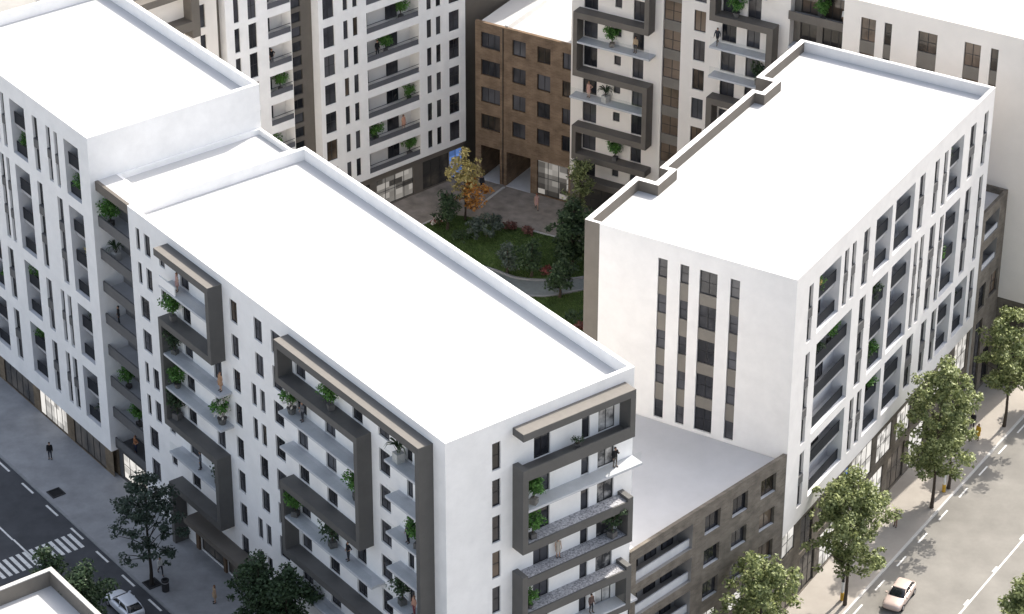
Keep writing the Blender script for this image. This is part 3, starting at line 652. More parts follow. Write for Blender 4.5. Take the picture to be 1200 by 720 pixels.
# ---- brick link at the far end of the right block
rI = root('brick_block', CD, (0, 39.5, 0), 'narrow dark brick block with two loggias beside the far end of the white street block', 'brick block')
fi = face_x(-0.12)
li = [(40.6, 43.9, 12.45 + ZO, 14.6 + ZO), (40.6, 43.9, 9.3 + ZO, 11.5 + ZO)]
wi = [(40.6, 42.1, 5.0 + ZO, 7.6 + ZO), (43.1, 45.0, 5.3 + ZO, 7.7 + ZO), (40.6, 42.2, 0.3, 8.2), (43.1, 44.9, 0.3, 4.2)]
shell(rI, -10, -0.12, 39.52, 45.58, 0, 15.6 + ZO, [lambda mb: wall_sheet(mb, fi[0], 39.52, 45.58, 0, 15.6 + ZO, [(*q, 1.4, True) for q in li] + [(*q, 0.3) for q in wi])],
      ['brick_grey', 'loggia_dark'], skip=('x1',), hp=0.6, par=0.3, roofmat='roof_grey')
for a, b, c, d in li:
    mb = MB(); pbox(fi, mb, a, b, 0.1, 0.2, c, c + 0.5); part(mb, 'parapet', ['slab'], rI)
    window(rI, (fi[0], lambda s, z: (-0.12 - 1.27, s, z), math.pi / 2), a + 0.6, c + 0.05, 1.8, 1.9, 2, 1, rec=0.02, name='balcony_door')
for i, (a, b, c, d) in enumerate(wi): window(rI, fi, a, c, b - a, d - c, 2, 2, rec=0.18, gl='glass_warm' if i == 1 else 'glass')

# ---- pale blocks behind
rH = root('apartment_block', CD, (-17.6, 45.6, 0), 'cream block in the upper right corner, plain wall with few dark window columns', 'apartment block')
fh = face_y(45.6); HT = 30.8 + ZO
ch = [(-15.85, -14.35, 1.25), (-13.5, -12.75, 1.4), (-10.15, -8.25, 1.6), (-5.6, -4.0, 1.25), (-3.05, -2.3, 1.4)]
shell(rH, -17.6, 3.0, 45.6, 62, 4.2 + ZO, HT, [lambda mb: wall_sheet(mb, fh[0], -17.6, 3.0, 4.2 + ZO, HT, [(a, b, 12.6 + ZO, 29.2 + ZO, 0.24) for a, b, s_ in ch])], ['cream'], skip=('y0',), hp=1.0)
for i, (a, b, s_) in enumerate(ch):
    hh = 16.6; pt = (hh + s_) / 5; sg = []
    for k in range(5):
        z0 = hh - (pt - s_) - k * pt; sg.append((max(z0, 0), z0 + pt - s_, 'g'))
        if k < 4: sg.append((z0 - s_, z0, 's'))
    window(rH, fh, a, 12.6 + ZO, b - a, hh, 2 if b - a > 1 else 1, 1, rec=0.16, segs=sg, gl='glass_warm')
fh2 = face_y(45.72)
hs_ = [(0.4, 2.6, 0.2, 3.8), (0.4, 2.6, 5.0, 8.0)]
mb = MB(); wall_sheet(mb, fh2[0], -9.9, 2.99, 0, 4.2 + ZO, [(*q, 0.25) for q in hs_]); mb.face([(2.99, 45.72, 0), (2.99, 61, 0), (2.99, 61, 4.2 + ZO), (2.99, 45.72, 4.2 + ZO)]); mb.face([(-9.9, 45.6, 4.19 + ZO), (2.99, 45.6, 4.19 + ZO), (2.99, 61, 4.19 + ZO), (-9.9, 61, 4.19 + ZO)])
part(mb, 'plinth', ['brick_grey'], rH)
for a, b, c, d in hs_: window(rH, fh2, a, c, b - a, d - c, 3, 1, rec=0.1, gl='shop', name='shopfront')

# ---- white tower E with ribbon loggias (slightly skewed to the street grid)
EE = Frame(UV.w(-25.9, 45.0), -52.91387 + 4.0)   # x outwards, y along the facade (45 = origin)
rE = root('apartment_tower', EE, (0, -5.3, 0), 'tall white tower behind the courtyard with ribbon loggias and glazed ground floor', 'apartment tower')
fe = face_x(0.0); e = lambda v: (v - 45.0) * 1.053
we2, le = [], []
for k in range(-4, 6):
    t = 19.12 + 3.09 * k
    we2 += [(e(40.2), e(41.5), t - 2.25, t), (e(42.53), e(43.1), t - 2.0, t), (e(43.65), e(44.24), t - 2.0, t), (e(52.45), e(53.06), t - 2.0, t), (e(53.58), e(54.2), t - 2.0, t), (e(55.17), e(56.48), t - 2.2, t)]
    le.append((e(45.25), e(51.5), t - 2.3, t))
ET = 36.6
shell(rE, -16, 0, e(39.7), e(57.2), 4.0, ET, [lambda mb: wall_sheet(mb, fe[0], e(39.7), e(57.2), 4.0, ET, holes_of(we2) + [(*q, 1.5, True) for q in le])], ['white', 'loggia_pale'], skip=('x1',), hp=1.0)
for i, (a, b, c, d) in enumerate(we2): window(rE, fe, a, c, b - a, d - c, 1 if b - a < 1 else 2, 1 if b - a < 1 else 2, gl='glass_warm' if (i * 5) % 13 == 4 else 'glass')
for a, b, c, d in le:
    g = MB(); pbox(fe, g, a, b, 0.1, 0.14, c - 0.01, c + 0.55); o = part(g, 'parapet', ['railing_grey'], rE)
    g = MB(); pbox(fe, g, a, b, 0.1, 0.14, c + 0.85, c + 0.9); sub(g, 'handrail', ['rail'], o)
    fq = (fe[0], lambda s, z: (-1.37, s, z), math.pi / 2)
    window(rE, fq, a + 0.15, c + 0.02, 1.0, 2.1, 1, 1, rec=0.02, name='balcony_door'); window(rE, fq, a + 3.5, c + 0.02, 1.4, 2.1, 2, 1, rec=0.02, name='balcony_door')
fe2 = face_x(-0.25)
es = [(e(40.2), e(45.4), 0.1, 3.2, 'shop'), (e(46.2), e(50.75), 0.1, 3.2, 'shop_dim'), (e(51.9), e(55.2), 0.1, 3.3, 'shop'), (e(55.25), e(56.95), 0.1, 3.3, 'shop_blue')]
mb = MB(); wall_sheet(mb, fe2[0], e(39.72), e(57.18), 0, 4.0, [(*q[:4], 0.3) for q in es]); mb.face([(-0.01, e(39.72), 3.995), (-0.01, e(57.18), 3.995), (-15.9, e(57.18), 3.995), (-15.9, e(39.72), 3.995)])
mb.face([(-0.25, e(57.18), 0), (-15.9, e(57.18), 0), (-15.9, e(57.18), 4), (-0.25, e(57.18), 4)])
part(mb, 'plinth', ['taupe'], rE)
for a, b, c, d, g_ in es: window(rE, fe2, a, c, b - a, d - c, max(2, int((b - a) / 1.15)), 2, rec=0.1, gl=g_, name='shopfront')
mb = MB(); mb.box(-15.8, -1.6, e(57.21), e(75), 0, 33); part(mb, 'wing', ['taupe'], rE)
mb = MB()
fw2 = (fe[0], lambda s, z: (-1.6, s, z), math.pi / 2)
for k in range(5):
    for j in range(4): window(rE, fw2, e(60 + 3.4 * j), 18.7 + 3.1 * k, 1.6, 1.9, 2, 1, rec=-0.06)
# recess and left wing of the tower
rW = root('apartment_wing', EE, (0, e(29.4), 0), 'white wing left of the ribbon loggia tower, with corner balconies and brown recess', 'apartment wing')
ww_, lw = [], []
for k in range(-4, 6):
    t = 19.12 + 3.09 * k
    ww_ += [(e(30.3), e(30.9), t - 2.5, t), (e(31.85), e(32.78), t - 2.6, t)]; lw.append((e(34.0), e(36.62), t - 2.25, t))
shell(rW, -16, 0.0, e(29.4), e(36.6), 0, ET, [lambda mb: wall_sheet(mb, fe[0], e(29.4), e(36.6), 0, ET, holes_of(ww_) + [(a, b - 0.02, c, d, 1.5, True) for a, b, c, d in lw])], ['white', 'loggia_pale'], skip=('x1',), hp=1.0)
for i, (a, b, c, d) in enumerate(ww_): window(rW, fe, a, c, b - a, d - c, 1 if b - a < 0.7 else 2, 2, gl='glass')
for a, b, c, d in lw:
    g = MB(); pbox(fe, g, a, b, 0.1, 0.14, c - 0.01, c + 0.55); o = part(g, 'parapet', ['railing_grey'], rW)
    g = MB(); pbox(fe, g, a, b, 0.1, 0.14, c + 0.85, c + 0.9); sub(g, 'handrail', ['rail'], o)
    window(rW, (fe[0], lambda s, z: (-1.37, s, z), math.pi / 2), a + 0.1, c + 0.02, 1.1, 2.1, 1, 1, rec=0.02, name='balcony_door')
fr_ = face_x(-1.1)
wr_ = [(e(37.3), e(38.45), 6.2 + 1.545 * k, 7.25 + 1.545 * k) for k in range(19)]
mb = MB(); wall_sheet(mb, fr_[0], e(36.61), e(39.69), 0, ET, holes_of(wr_, 0.2)); part(mb, 'recess_wall', ['taupe'], rW)
for i, (a, b, c, d) in enumerate(wr_): window(rW, fr_, a, c, b - a, d - c, 2 if i % 2 else 1, 1)
# dark framed tower behind the left block
rT = root('apartment_tower', EE, (0, e(18.2), 0), 'cream apartment tower with a dark balcony frame peeking over the left block', 'apartment tower')
wt = []
for k in range(8):
    t = 28.95 - 3.1 * k; wt += [(e(26.62), e(27.24), t - 2.35, t), (e(21.4), e(22.6), t - 2.2, t)]
TT = 32.2
shell(rT, -14, 0, e(18.2), e(28.5), 0, TT, [lambda mb: wall_sheet(mb, fe[0], e(18.2), e(28.5), 0, TT, holes_of(wt))], ['cream'], skip=('x1',), hp=1.0)
for a, b, c, d in wt: window(rT, fe, a, c, b - a, d - c, 1 if b - a < 0.7 else 2, 2)
ZT = [(e(25.0), e(25.85), 26.6, 31.6), (e(19.5), e(25.85), 27.4, 28.3), (e(19.5), e(20.2), 22, 28.3), (e(19.5), e(25.85), 30.9, 31.6)]
part(union_extrude(ZT, -1.3, 0.05, lambda s, y, z: (-y, s, z)), 'balcony_frame', ['taupe'], rT)
mb = MB(); mb.box(-13, -1.0, e(28.51), e(29.39), 0, 32); part(mb, 'recess_wall', ['taupe'], rT)

# ---- brown brick house with passages
rF = root('brick_house', FF, (-3.6, 0, 0), 'brown brick house with two open passages on the courtyard between the white towers', 'brick house')
ff = face_y(0.0); wf = []
for k in range(4):
    t = 16.74 - 3.06 * k
    wf += [(-2.9, -0.68, t - 1.7, t), (0.78, 2.32, t - 1.72, t), (3.68, 5.18, t - 1.75, t), (6.56, 7.65, t - 1.75, t)]
pf = [(-2.95, -0.7, 0.0, 3.92), (0.1, 2.95, 0.0, 3.92)]; sf = [(3.73, 7.4, 0.1, 4.0)]
mb = MB(); wall_sheet(mb, ff[0], -3.6, 7.68, 0, 17.8, [(*q, 0.26) for q in wf] + [(*q, 16.0, False) for q in pf] + [(*q, 0.3) for q in sf])
mb.face([(-3.6, 0, 17.8), (7.68, 0, 17.8), (7.68, 0.35, 17.8), (-3.6, 0.35, 17.8)]); mb.face([(-3.6, 0.35, 16.9), (7.68, 0.35, 16.9), (7.68, 0.35, 17.8), (-3.6, 0.35, 17.8)])
mb.face([(7.68, 0, 0), (7.68, 15, 0), (7.68, 15, 17.6), (7.68, 0, 17.8)])
part(mb, 'wall', ['brick_brown'], rF)
rf = MB(); rf.box(-3.6, 7.68, 0.34, 16, 17.0, 17.3); part(rf, 'roof', ['roof'], rF)
rf = MB(); fr2 = face_y(16.0); wall_sheet(rf, fr2[0], -3.6, 7.68, 0, 17.3, [(*q, 0.01) for q in pf]); part(rf, 'rear_wall', ['brick_brown'], rF)
for a, b, c, d in pf: mb = MB(); mb.box(a + 0.004, b - 0.004, -0.1, 16.3, -0.2, 0.02); part(mb, 'passage_floor', ['slab'], rF)
mb = MB(); mb.box(-0.28, 0.02, 0.36, 16, 17.3, 17.95); part(mb, 'party_wall', ['white'], rF)
mb = MB(); mb.tube([(-0.3, -0.06, 0.1), (-0.3, -0.06, 17.7)], [0.05, 0.05], 8); part(mb, 'downpipe', ['frame'], rF)
for i, (a, b, c, d) in enumerate(wf): window(rF, ff, a, c, b - a, d - c, 3 if b - a > 2 else 2, 1, rec=0.16, gl='glass_warm' if i % 5 == 2 else 'glass')
for a, b, c, d in sf: window(rF, ff, a, c, b - a, d - c, 3, 2, rec=0.12, gl='shop_dim', name='shopfront')

# ---- white tower G with dark frames
rG = root('apartment_tower', FF, (7.7, -0.3, 0), 'white courtyard tower with dark zigzag balcony frames and a brown window column', 'apartment tower')
f_g = face_y(-0.3); wg, dg = [], []
GL = [25.45 - 3.09 * k for k in range(8)]     # 25.45, 22.36, 19.27, 16.18, 13.09, 10.0, 6.91, 3.82
for k in range(-2, 7):
    zf = 22.36 - 3.09 * k
    if zf > 2: dg += [(9.1, 10.65, zf + 0.03, zf + 2.3), (14.6, 15.8, zf + 0.03, zf + 2.15)]; wg.append((12.55, 13.3, zf + 0.9, zf + 1.9))
    t = 25.05 - 3.11 * k
    if t > 3: wg.append((21.17, 22.42, t - 2.2, t)); dg += [(24.15, 25.7, t - 2.55, t - 0.4), (26.8, 28.2, t - 2.55, t - 0.4)]
GTp = 36.0
shop_g = [(8.8, 13.7, 0.1, 2.6)]
hG = holes_of(wg + dg) + [(17.85, 19.8, 1.0, 34.5, 0.3)]
shell(rG, 7.7, 31.2, -0.3, 16, 3.6, GTp, [lambda mb: wall_sheet(mb, f_g[0], 7.7, 31.2, 3.6, GTp, [h if h[2] > 3 else (h[0], h[1], 3.7, h[3], h[4]) for h in hG])], ['cream'], skip=('y0',), hp=1.0)
for i, (a, b, c, d) in enumerate(wg): window(rG, f_g, a, c, b - a, d - c, 1 if b - a < 1 else 2, 1, gl='glass_warm' if i % 4 == 1 else 'glass')
for a, b, c, d in dg: window(rG, f_g, a, c, b - a, d - c, 2, 1, name='balcony_door', gl='glass')
sg = []
for k in range(10): sg += [(k * 3.08 + 1.1, k * 3.08 + 3.06, 'g'), (k * 3.08 + 0.02, k * 3.08 + 1.08, 's')]
window(rG, f_g, 17.85, 3.7, 1.95, 30.8, 2, 1, rec=0.2, segs=sg, gl='glass_warm')
fg2 = face_y(-0.15); mb = MB(); wall_sheet(mb, fg2[0], 7.72, 31.2, 0, 3.6, [(*q, 0.25) for q in shop_g] + [(15 + 5 * k, 19 + 5 * k, 0.1, 2.6, 0.25) for k in range(3)]); mb.face([(7.72, -0.29, 3.595), (31.2, -0.29, 3.595), (31.2, 15, 3.595), (7.72, 15, 3.595)]); part(mb, 'plinth', ['taupe'], rG)
for a, b, c, d in shop_g + [(15 + 5 * k, 19 + 5 * k, 0.1, 2.6) for k in range(3)]: window(rG, fg2, a, c, b - a, d - c, 4, 2, rec=0.1, gl='shop', name='shopfront')
T2 = 0.65
ZG = [(16.45, 16.95, 22.36 - T2, 31.7), (8.6, 16.95, 31.1, 31.7), (8.6, 16.95, 22.36 - T2, 22.36), (8.6, 9.05, 16.1 - T2, 22.36), (8.6, 16.95, 16.1 - T2, 16.1), (16.45, 16.95, 9.95 - T2, 16.1), (8.6, 16.95, 9.95 - T2, 9.95), (8.6, 9.05, 6.9 - T2, 9.95), (8.6, 16.95, 6.9 - T2, 6.9)]
part(union_extrude(ZG, -1.6, -0.25), 'balcony_frame', ['taupe'], rG)
for z, a, b in ((19.25, 9.06, 17.1), (13.1, 8.3, 16.44), (25.5, 8.6, 16.44), (28.5, 8.6, 16.44)): slab(rG, f_g, a, b, 1.3, z)
mb = MB(); mb.box(8.5, 17, -1.5, -0.25, 3.6, 4.1); part(mb, 'canopy', ['taupe'], rG)
ZH = [(23.4, 30.1, 25.0, 25.65), (29.45, 30.1, 16.2, 25.65), (23.4, 24.0, 25.0, 31), (23.4, 30.1, 16.2, 16.85), (23.4, 24.0, 10.5, 16.85)]
part(union_extrude(ZH, -1.6, -0.25), 'balcony_frame', ['taupe'], rG)
for z in (22.3, 19.2): slab(rG, f_g, 23.5, 29.44, 1.3, z)
for z in (13.1, 28.6): slab(rG, f_g, 24.01, 29.3, 1.3, z)
# ---- dark balcony bay between G and H
rJ = root('balcony_bay', FF, (31.2, 0.6, 0), 'dark brown balcony bay between the zigzag framed tower and the cream block', 'apartment bay')
fj = face_y(0.6); dj = []
for k in range(10): dj += [(31.9, 33.6, 2.2 + 3.1 * k, 4.4 + 3.1 * k), (34.2, 36.6, 2.2 + 3.1 * k, 4.4 + 3.1 * k)]
shell(rJ, 31.21, 37.2, 0.6, 14, 0, 35, [lambda mb: wall_sheet(mb, fj[0], 31.21, 37.2, 0, 35, holes_of(dj))], ['taupe'], skip=('y0',), hp=1.0)
for a, b, c, d in dj: window(rJ, fj, a, c, b - a, d - c, 2 if b - a < 2 else 3, 1, gl='glass_warm', name='balcony_door')
for k in range(10):
    z = 2.15 + 3.1 * k; o = slab(rJ, fj, 31.3, 37.1, 1.3, z, 0.2, rail=False)
    if k % 2 == 0: mb = MB(); mb.box(31.2, 37.1, -0.72, -0.6, z - 0.3, z + 0.55); part(mb, 'parapet', ['taupe'], rJ)
# ---- low roof in the left foreground
rM = root('low_building', UV, (23.8, -18.55, 0), 'low flat roofed building with grey parapet cut off by the lower left corner', 'building')
fm_ = face_y(-18.55)
shell(rM, 23.8, 52, -42, -18.55, 0, 12.0, [], ['brick_tan', 'spandrel'], hp=1.35, par=0.36, roofmat='roof', pm=1)
mb = MB()
for q in ((23.78, 52.02, -18.91, -18.53), (23.78, 24.16, -42.02, -18.92), (51.64, 52.02, -42.02, -18.92), (24.17, 51.63, -42.02, -41.64)): mb.box(*q, 12.002, 12.08)
part(mb, 'top_strip', ['kerb_pale'], rM)
for k in range(5):
    for j in range(3): window(rM, (lambda s, t, z: (s, -18.55 - t, z), lambda s, z: (s, -18.55, z), math.pi), 29 + 4.6 * k, 1.2 + 3.4 * j, 1.8, 1.8, 2, 1, rec=-0.04)
# ------------------------------------------------------------------ trees and plants
import numpy as np
M['bark'] = mat('bark', (0.07, 0.055, 0.042), 0.95, 0.2, 6.0)
M['bark_dark'] = mat('bark_dark', (0.035, 0.03, 0.026), 0.95, 0.2, 6.0)
M['leaf_olive'] = leaf('leaf_olive', (0.06, 0.085, 0.024), (0.36, 0.40, 0.17))
M['leaf_dark'] = leaf('leaf_dark', (0.022, 0.045, 0.020), (0.075, 0.12, 0.055))
M['leaf_conifer'] = leaf('leaf_conifer', (0.018, 0.034, 0.024), (0.05, 0.075, 0.05), 0.1)
M['leaf_green'] = leaf('leaf_green', (0.035, 0.10, 0.018), (0.13, 0.29, 0.06))
M['leaf_grey'] = leaf('leaf_grey', (0.05, 0.075, 0.06), (0.13, 0.16, 0.13))
M['leaf_yellow'] = leaf('leaf_yellow', (0.28, 0.23, 0.06), (0.68, 0.58, 0.26))
M['leaf_orange'] = leaf('leaf_orange', (0.32, 0.12, 0.025), (0.62, 0.32, 0.08))
M['leaf_red'] = leaf('leaf_red', (0.20, 0.035, 0.03), (0.45, 0.16, 0.14))
M['leaf_rust'] = leaf('leaf_rust', (0.10, 0.04, 0.03), (0.24, 0.12, 0.10))
M['petal'] = leaf('petal', (0.6, 0.55, 0.5), (0.85, 0.8, 0.75))
M['petal_yellow'] = leaf('petal_yellow', (0.5, 0.4, 0.12), (0.75, 0.62, 0.25))
M['pot'] = mat('pot', (0.12, 0.115, 0.11), 0.8, 0.1, 3.0)
M['pot_pale'] = mat('pot_pale', (0.5, 0.49, 0.47), 0.8, 0.06, 3.0)

def leaves(name, clumps, per, size, mats, seed, flat_=0.35, aspect=0.55, pick=None):
    """a cloud of small folded leaf faces; clumps: (x, y, z, r, flatten[, material])"""
    rng = np.random.default_rng(seed); C = []; Rr = []; Mi = []
    for c in clumps:
        n = max(6, int(per * (c[3] ** 2) / 0.36)); d = rng.normal(size=(n, 3)); d /= np.linalg.norm(d, axis=1)[:, None]
        rad = c[3] * rng.random(n) ** 0.45; p = d * rad[:, None]; p[:, 2] *= c[4]
        C.append(p + np.array(c[:3])); Rr.append(d); Mi += [int(c[5]) if len(c) > 5 else 0] * n
    C = np.concatenate(C); D = np.concatenate(Rr); n = len(C)
    nrm = D * 0.6 + rng.normal(size=(n, 3)) * 0.7 + np.array([0, 0, flat_ * 2]); nrm /= np.linalg.norm(nrm, axis=1)[:, None]
    a = np.cross(nrm, rng.normal(size=(n, 3))); a /= np.linalg.norm(a, axis=1)[:, None]; b = np.cross(nrm, a)
    s = (size * (0.6 + 0.8 * rng.random(n)))[:, None]
    tip, base, l, r = C + a * s, C - a * s, C + b * s * aspect - nrm * s * 0.18, C - b * s * aspect - nrm * s * 0.18
    V = np.stack([base, l, tip, r], 1).reshape(-1, 3); me = bpy.data.meshes.new(name)
    me.vertices.add(4 * n); me.vertices.foreach_set('co', V.ravel()); me.loops.add(4 * n); me.loops.foreach_set('vertex_index', np.arange(4 * n))
    me.polygons.add(n); me.polygons.foreach_set('loop_start', np.arange(n) * 4); me.polygons.foreach_set('loop_total', np.full(n, 4))
    me.polygons.foreach_set('material_index', np.array(Mi)); me.update(calc_edges=True)
    for m in mats: me.materials.append(M[m])
    return me
def crown_clumps(rng, h0, h1, rad, n, rc, shape=1.0, lean=(0, 0)):
    out = []; zc, hz = (h0 + h1) / 2, (h1 - h0) / 2
    while len(out) < n:
        p = rng.uniform(-1, 1, 3); q = np.linalg.norm(p)
        if q > 1 or q < 0.35: continue
        lump = 0.80 + 0.34 * math.sin(3.1 * math.atan2(p[1], p[0]) + 4 * p[2] + lean[0] * 5)
        w = rad * lump * (1 - 0.25 * shape * max(p[2], 0))
        out.append((p[0] * w + lean[0] * (p[2] + 1), p[1] * w + lean[1] * (p[2] + 1), zc + p[2] * hz, rc * rng.uniform(0.6, 1.35), 0.75))
    return out
def trunk_mesh(rng, h, r, top, limbs, mname):
    mb = MB(); k = 7; pts = [(0.06 * math.sin(i * 1.3), 0.06 * math.cos(i * 1.7) - 0.06, h * i / k) for i in range(k + 1)]
    mb.tube(pts, [r * (1.25 if i == 0 else 1) * (1 - 0.75 * i / k) for i in range(k + 1)], 8)
    for (x, y, z, *_r) in limbs:
        z0 = max(h * 0.25, min(h * 0.85, z - 0.5 * math.hypot(x, y) - 0.4)); t = z0 / h
        mb.tube([(0, 0, z0), (x * 0.5, y * 0.5, z0 + (z - z0) * 0.62), (x * 0.95, y * 0.95, z)], [r * 0.42 * (1 - 0.5 * t), r * 0.22, r * 0.07], 5)
    return mb.mesh('trunk', [mname])
def tree(name, pos, label, cat, clumps, per, size, leafm, h, r, bark, seed, group=None, flat_=0.35, limbs=14):
    rng = np.random.default_rng(seed); o = bpy.data.objects.new(name, None); COL.objects.link(o); o.location = pos; tag(o, label, cat, group)
    sel = [clumps[i] for i in rng.choice(len(clumps), min(limbs, len(clumps)), replace=False)]
    put('trunk', trunk_mesh(rng, h, r, h, sel, bark), o)
    put('crown', leaves('crown', clumps, per, size, leafm if isinstance(leafm, list) else [leafm], seed, flat_), o)
    return o
def rtree(pos, h0, h1, rad, seed, label, group, m='leaf_olive', n=125, per=56, size=0.165, lean=(0, 0), name='street_tree', bark='bark', shape=1.0, rc=0.62):
    rng = np.random.default_rng(seed); cl = crown_clumps(rng, h0, h1, rad, n, rc, shape, lean)
    return tree(name, pos, label, 'tree', cl, per, size, m, h1 * 0.9, 0.15, bark, seed, group)
gR = 'street trees on the sunlit pavement'
rtree(CD.w(3.75, 5.2), 3.6, 13.4, 4.3, 11, 'olive green street tree nearest to the pale car, by a white and yellow post', gR, n=185)
rtree(CD.w(4.15, 22.3), 3.2, 15.4, 3.7, 12, 'tallest olive green street tree, standing before the shop windows of the white block', gR, n=185)
rtree(CD.w(4.2, 25.9), 3.8, 7.6, 2.0, 17, 'small low olive tree just behind the tallest street tree', gR, n=42)
rtree(CD.w(4.5, 38.0), 4.0, 12.6, 3.5, 13, 'olive street tree at the right edge near the far end of the pavement', gR)
rtree(CD.w(6.3, 43.5), 2.0, 6.5, 2.6, 15, 'low olive tree at the right edge behind the last pavement tree', gR, n=70)
rtree(CD.w(2.1, -7.9), 3.0, 12.9, 3.7, 14, 'round olive street tree in front of the brown brick link, cut by the lower edge', gR)
rtree(CD.w(20.9, 0.9), 3.6, 11.8, 2.2, 16, 'olive tree across the sunlit road in the lower right corner', gR)
# left street
rngc = np.random.default_rng(21); cl = []
for k, (z, rr, n) in enumerate(((3.6, 2.6, 20), (4.9, 2.5, 24), (6.1, 2.5, 30), (7.4, 2.3, 30), (8.6, 1.9, 26), (9.6, 1.3, 16), (10.3, 0.7, 7))):
    for i in range(n):
        a = rngc.uniform(0, 6.28); q = rr * math.sqrt(rngc.uniform(0.05, 1))
        if k < 3 and math.sin(a * 2.5 + k * 2.1) < -0.25: continue
        q *= 1.3; cl.append((q * math.cos(a), q * math.sin(a), z + rngc.normal() * 0.22 - 0.12 * q, rngc.uniform(0.35, 0.7), 0.5))
tree('street_tree', UV.w(15.55, -5.5, 0), 'dark layered conifer in a square planting pit beside the black bin', 'tree', cl, 62, 0.14, 'leaf_conifer', 10.2, 0.16, 'bark_dark', 22, 'dark trees along the shaded street', 0.5, 22)
gL = 'dark trees along the shaded street'
rtree(UV.w(29.4, -3.6), 3.2, 9.6, 2.5, 31, 'left one of two dark bushy trees at the bottom of the long facade', gL, 'leaf_dark', 80, 60, 0.16)
rtree(UV.w(31.6, -2.5), 3.0, 9.3, 2.4, 32, 'right one of two dark bushy trees at the bottom of the long facade', gL, 'leaf_dark', 80, 60, 0.16)
rtree(UV.w(25.2, -16.7), 7.2, 12.0, 2.2, 33, 'dark tree behind the low roof, its crown next to the white parked car', gL, 'leaf_dark', 60, 60, 0.16)
rtree(UV.w(21.0, -17.4), 7.2, 11.5, 1.6, 34, 'dark slim tree behind the corner of the low roof by the zebra crossing', gL, 'leaf_dark', 36, 50, 0.16)
# courtyard
def wtree(x, y, *a, **k): return rtree((x, y, 0), *a, **k)
rng = np.random.default_rng(5); cl = crown_clumps(rng, 2.2, 8.4, 1.9, 60, 0.5, 0.6)
cl = [(x, y, z, r, f, 0) for x, y, z, r, f in cl] + [(x + 0.75, y - 0.5, z, r, f, 1) for x, y, z, r, f in crown_clumps(rng, 1.4, 5.0, 1.8, 34, 0.5)]
tree('courtyard_tree', (-4.75, 262.3, 0), 'yellow and orange autumn tree at the plaza edge of the lawn', 'tree', cl, 40, 0.15, ['leaf_yellow', 'leaf_orange'], 7.2, 0.11, 'bark', 6, 'trees in the courtyard')
wtree(5.9, 252.6, 1.0, 7.4, 2.6, 41, 'big dark green tree beside the brown courtyard wall', 'trees in the courtyard', 'leaf_dark', 95, 55, 0.17, name='courtyard_tree')
wtree(6.8, 260.6, 2.2, 8.2, 1.5, 42, 'thin rusty green tree on the plaza before the white tower', 'trees in the courtyard', ['leaf_olive', 'leaf_dark'], 40, 40, 0.14, name='courtyard_tree')
wtree(4.6, 246.9, 1.0, 4.2, 1.6, 43, 'small round blue green tree standing on the curved path', 'trees in the courtyard', 'leaf_dark', 36, 50, 0.15, name='courtyard_tree')
wtree(1.9, 250.9, 1.0, 4.0, 1.5, 44, 'small loose green tree at the upper kerb of the curved path', 'trees in the courtyard', ['leaf_dark'], 24, 34, 0.15, name='courtyard_tree')
wtree(-0.5, 251.6, 0.6, 3.0, 1.2, 45, 'small pale green tree at the left end of the curved path', 'trees in the courtyard', 'leaf_grey', 20, 34, 0.14, name='courtyard_tree')
wtree(-6.5, 260.3, 0.8, 4.6, 1.5, 46, 'loose green tree left of the yellow autumn tree', 'trees in the courtyard', 'leaf_dark', 30, 36, 0.15, name='courtyard_tree')
def shrub(pos, rad, h, seed, label, m, petal=None, per=70, size=0.12, group='shrubs around the lawn'):
    rng = np.random.default_rng(seed); cl = []
    for i in range(int(10 + 14 * rad)):
        a = rng.uniform(0, 6.28); q = rad * math.sqrt(rng.uniform(0, 1)) * 0.8
        cl.append((q * math.cos(a), q * math.sin(a), h * (0.35 + 0.4 * rng.random()) * (1.1 - 0.5 * q / rad), 0.34 * max(0.8, rad * 0.6), 0.8, 1 if petal and rng.random() < 0.5 else 0))
    return tree('shrub', pos, label, 'shrub', cl, per, size, [m] + ([petal] if petal else []), h * 0.6, 0.04, 'bark', seed, group, 0.35, 6)
shrub((-2.6, 258.6, 0), 2.1, 3.4, 51, 'large grey green bush below the yellow autumn tree', 'leaf_grey', per=60, size=0.16)
shrub((-7.3, 260.9, 0), 0.95, 1.7, 52, 'bright pink red flower bush beside the white parapet', 'leaf_red', 'petal')
shrub((-0.3, 260.5, 0), 0.9, 1.0, 53, 'low rust red bush at the plaza edge of the lawn, left of its twin', 'leaf_rust')
shrub((1.5, 259.4, 0), 0.8, 0.9, 54, 'low rust red bush at the plaza edge of the lawn, right of its twin', 'leaf_rust')
shrub((3.5, 251.4, 0), 0.8, 1.0, 55, 'pinkish low bush above the curved path, in the middle', 'leaf_rust', 'leaf_red')
shrub((4.9, 251.3, 0), 0.9, 1.1, 56, 'pale pink low bush above the curved path near the brown wall', 'leaf_rust', 'petal')
shrub((5.9, 242.4, 0), 1.2, 1.6, 57, 'green bush on the lower lawn beside the brown wall', 'leaf_dark')
shrub((6.4, 240.6, 0), 0.8, 1.2, 58, 'small red bush at the bottom of the lower lawn', 'leaf_rust', 'leaf_red')
shrub((-5.0, 258.2, 0), 1.2, 1.3, 59, 'low dark bush left of the large grey green bush', 'leaf_dark')
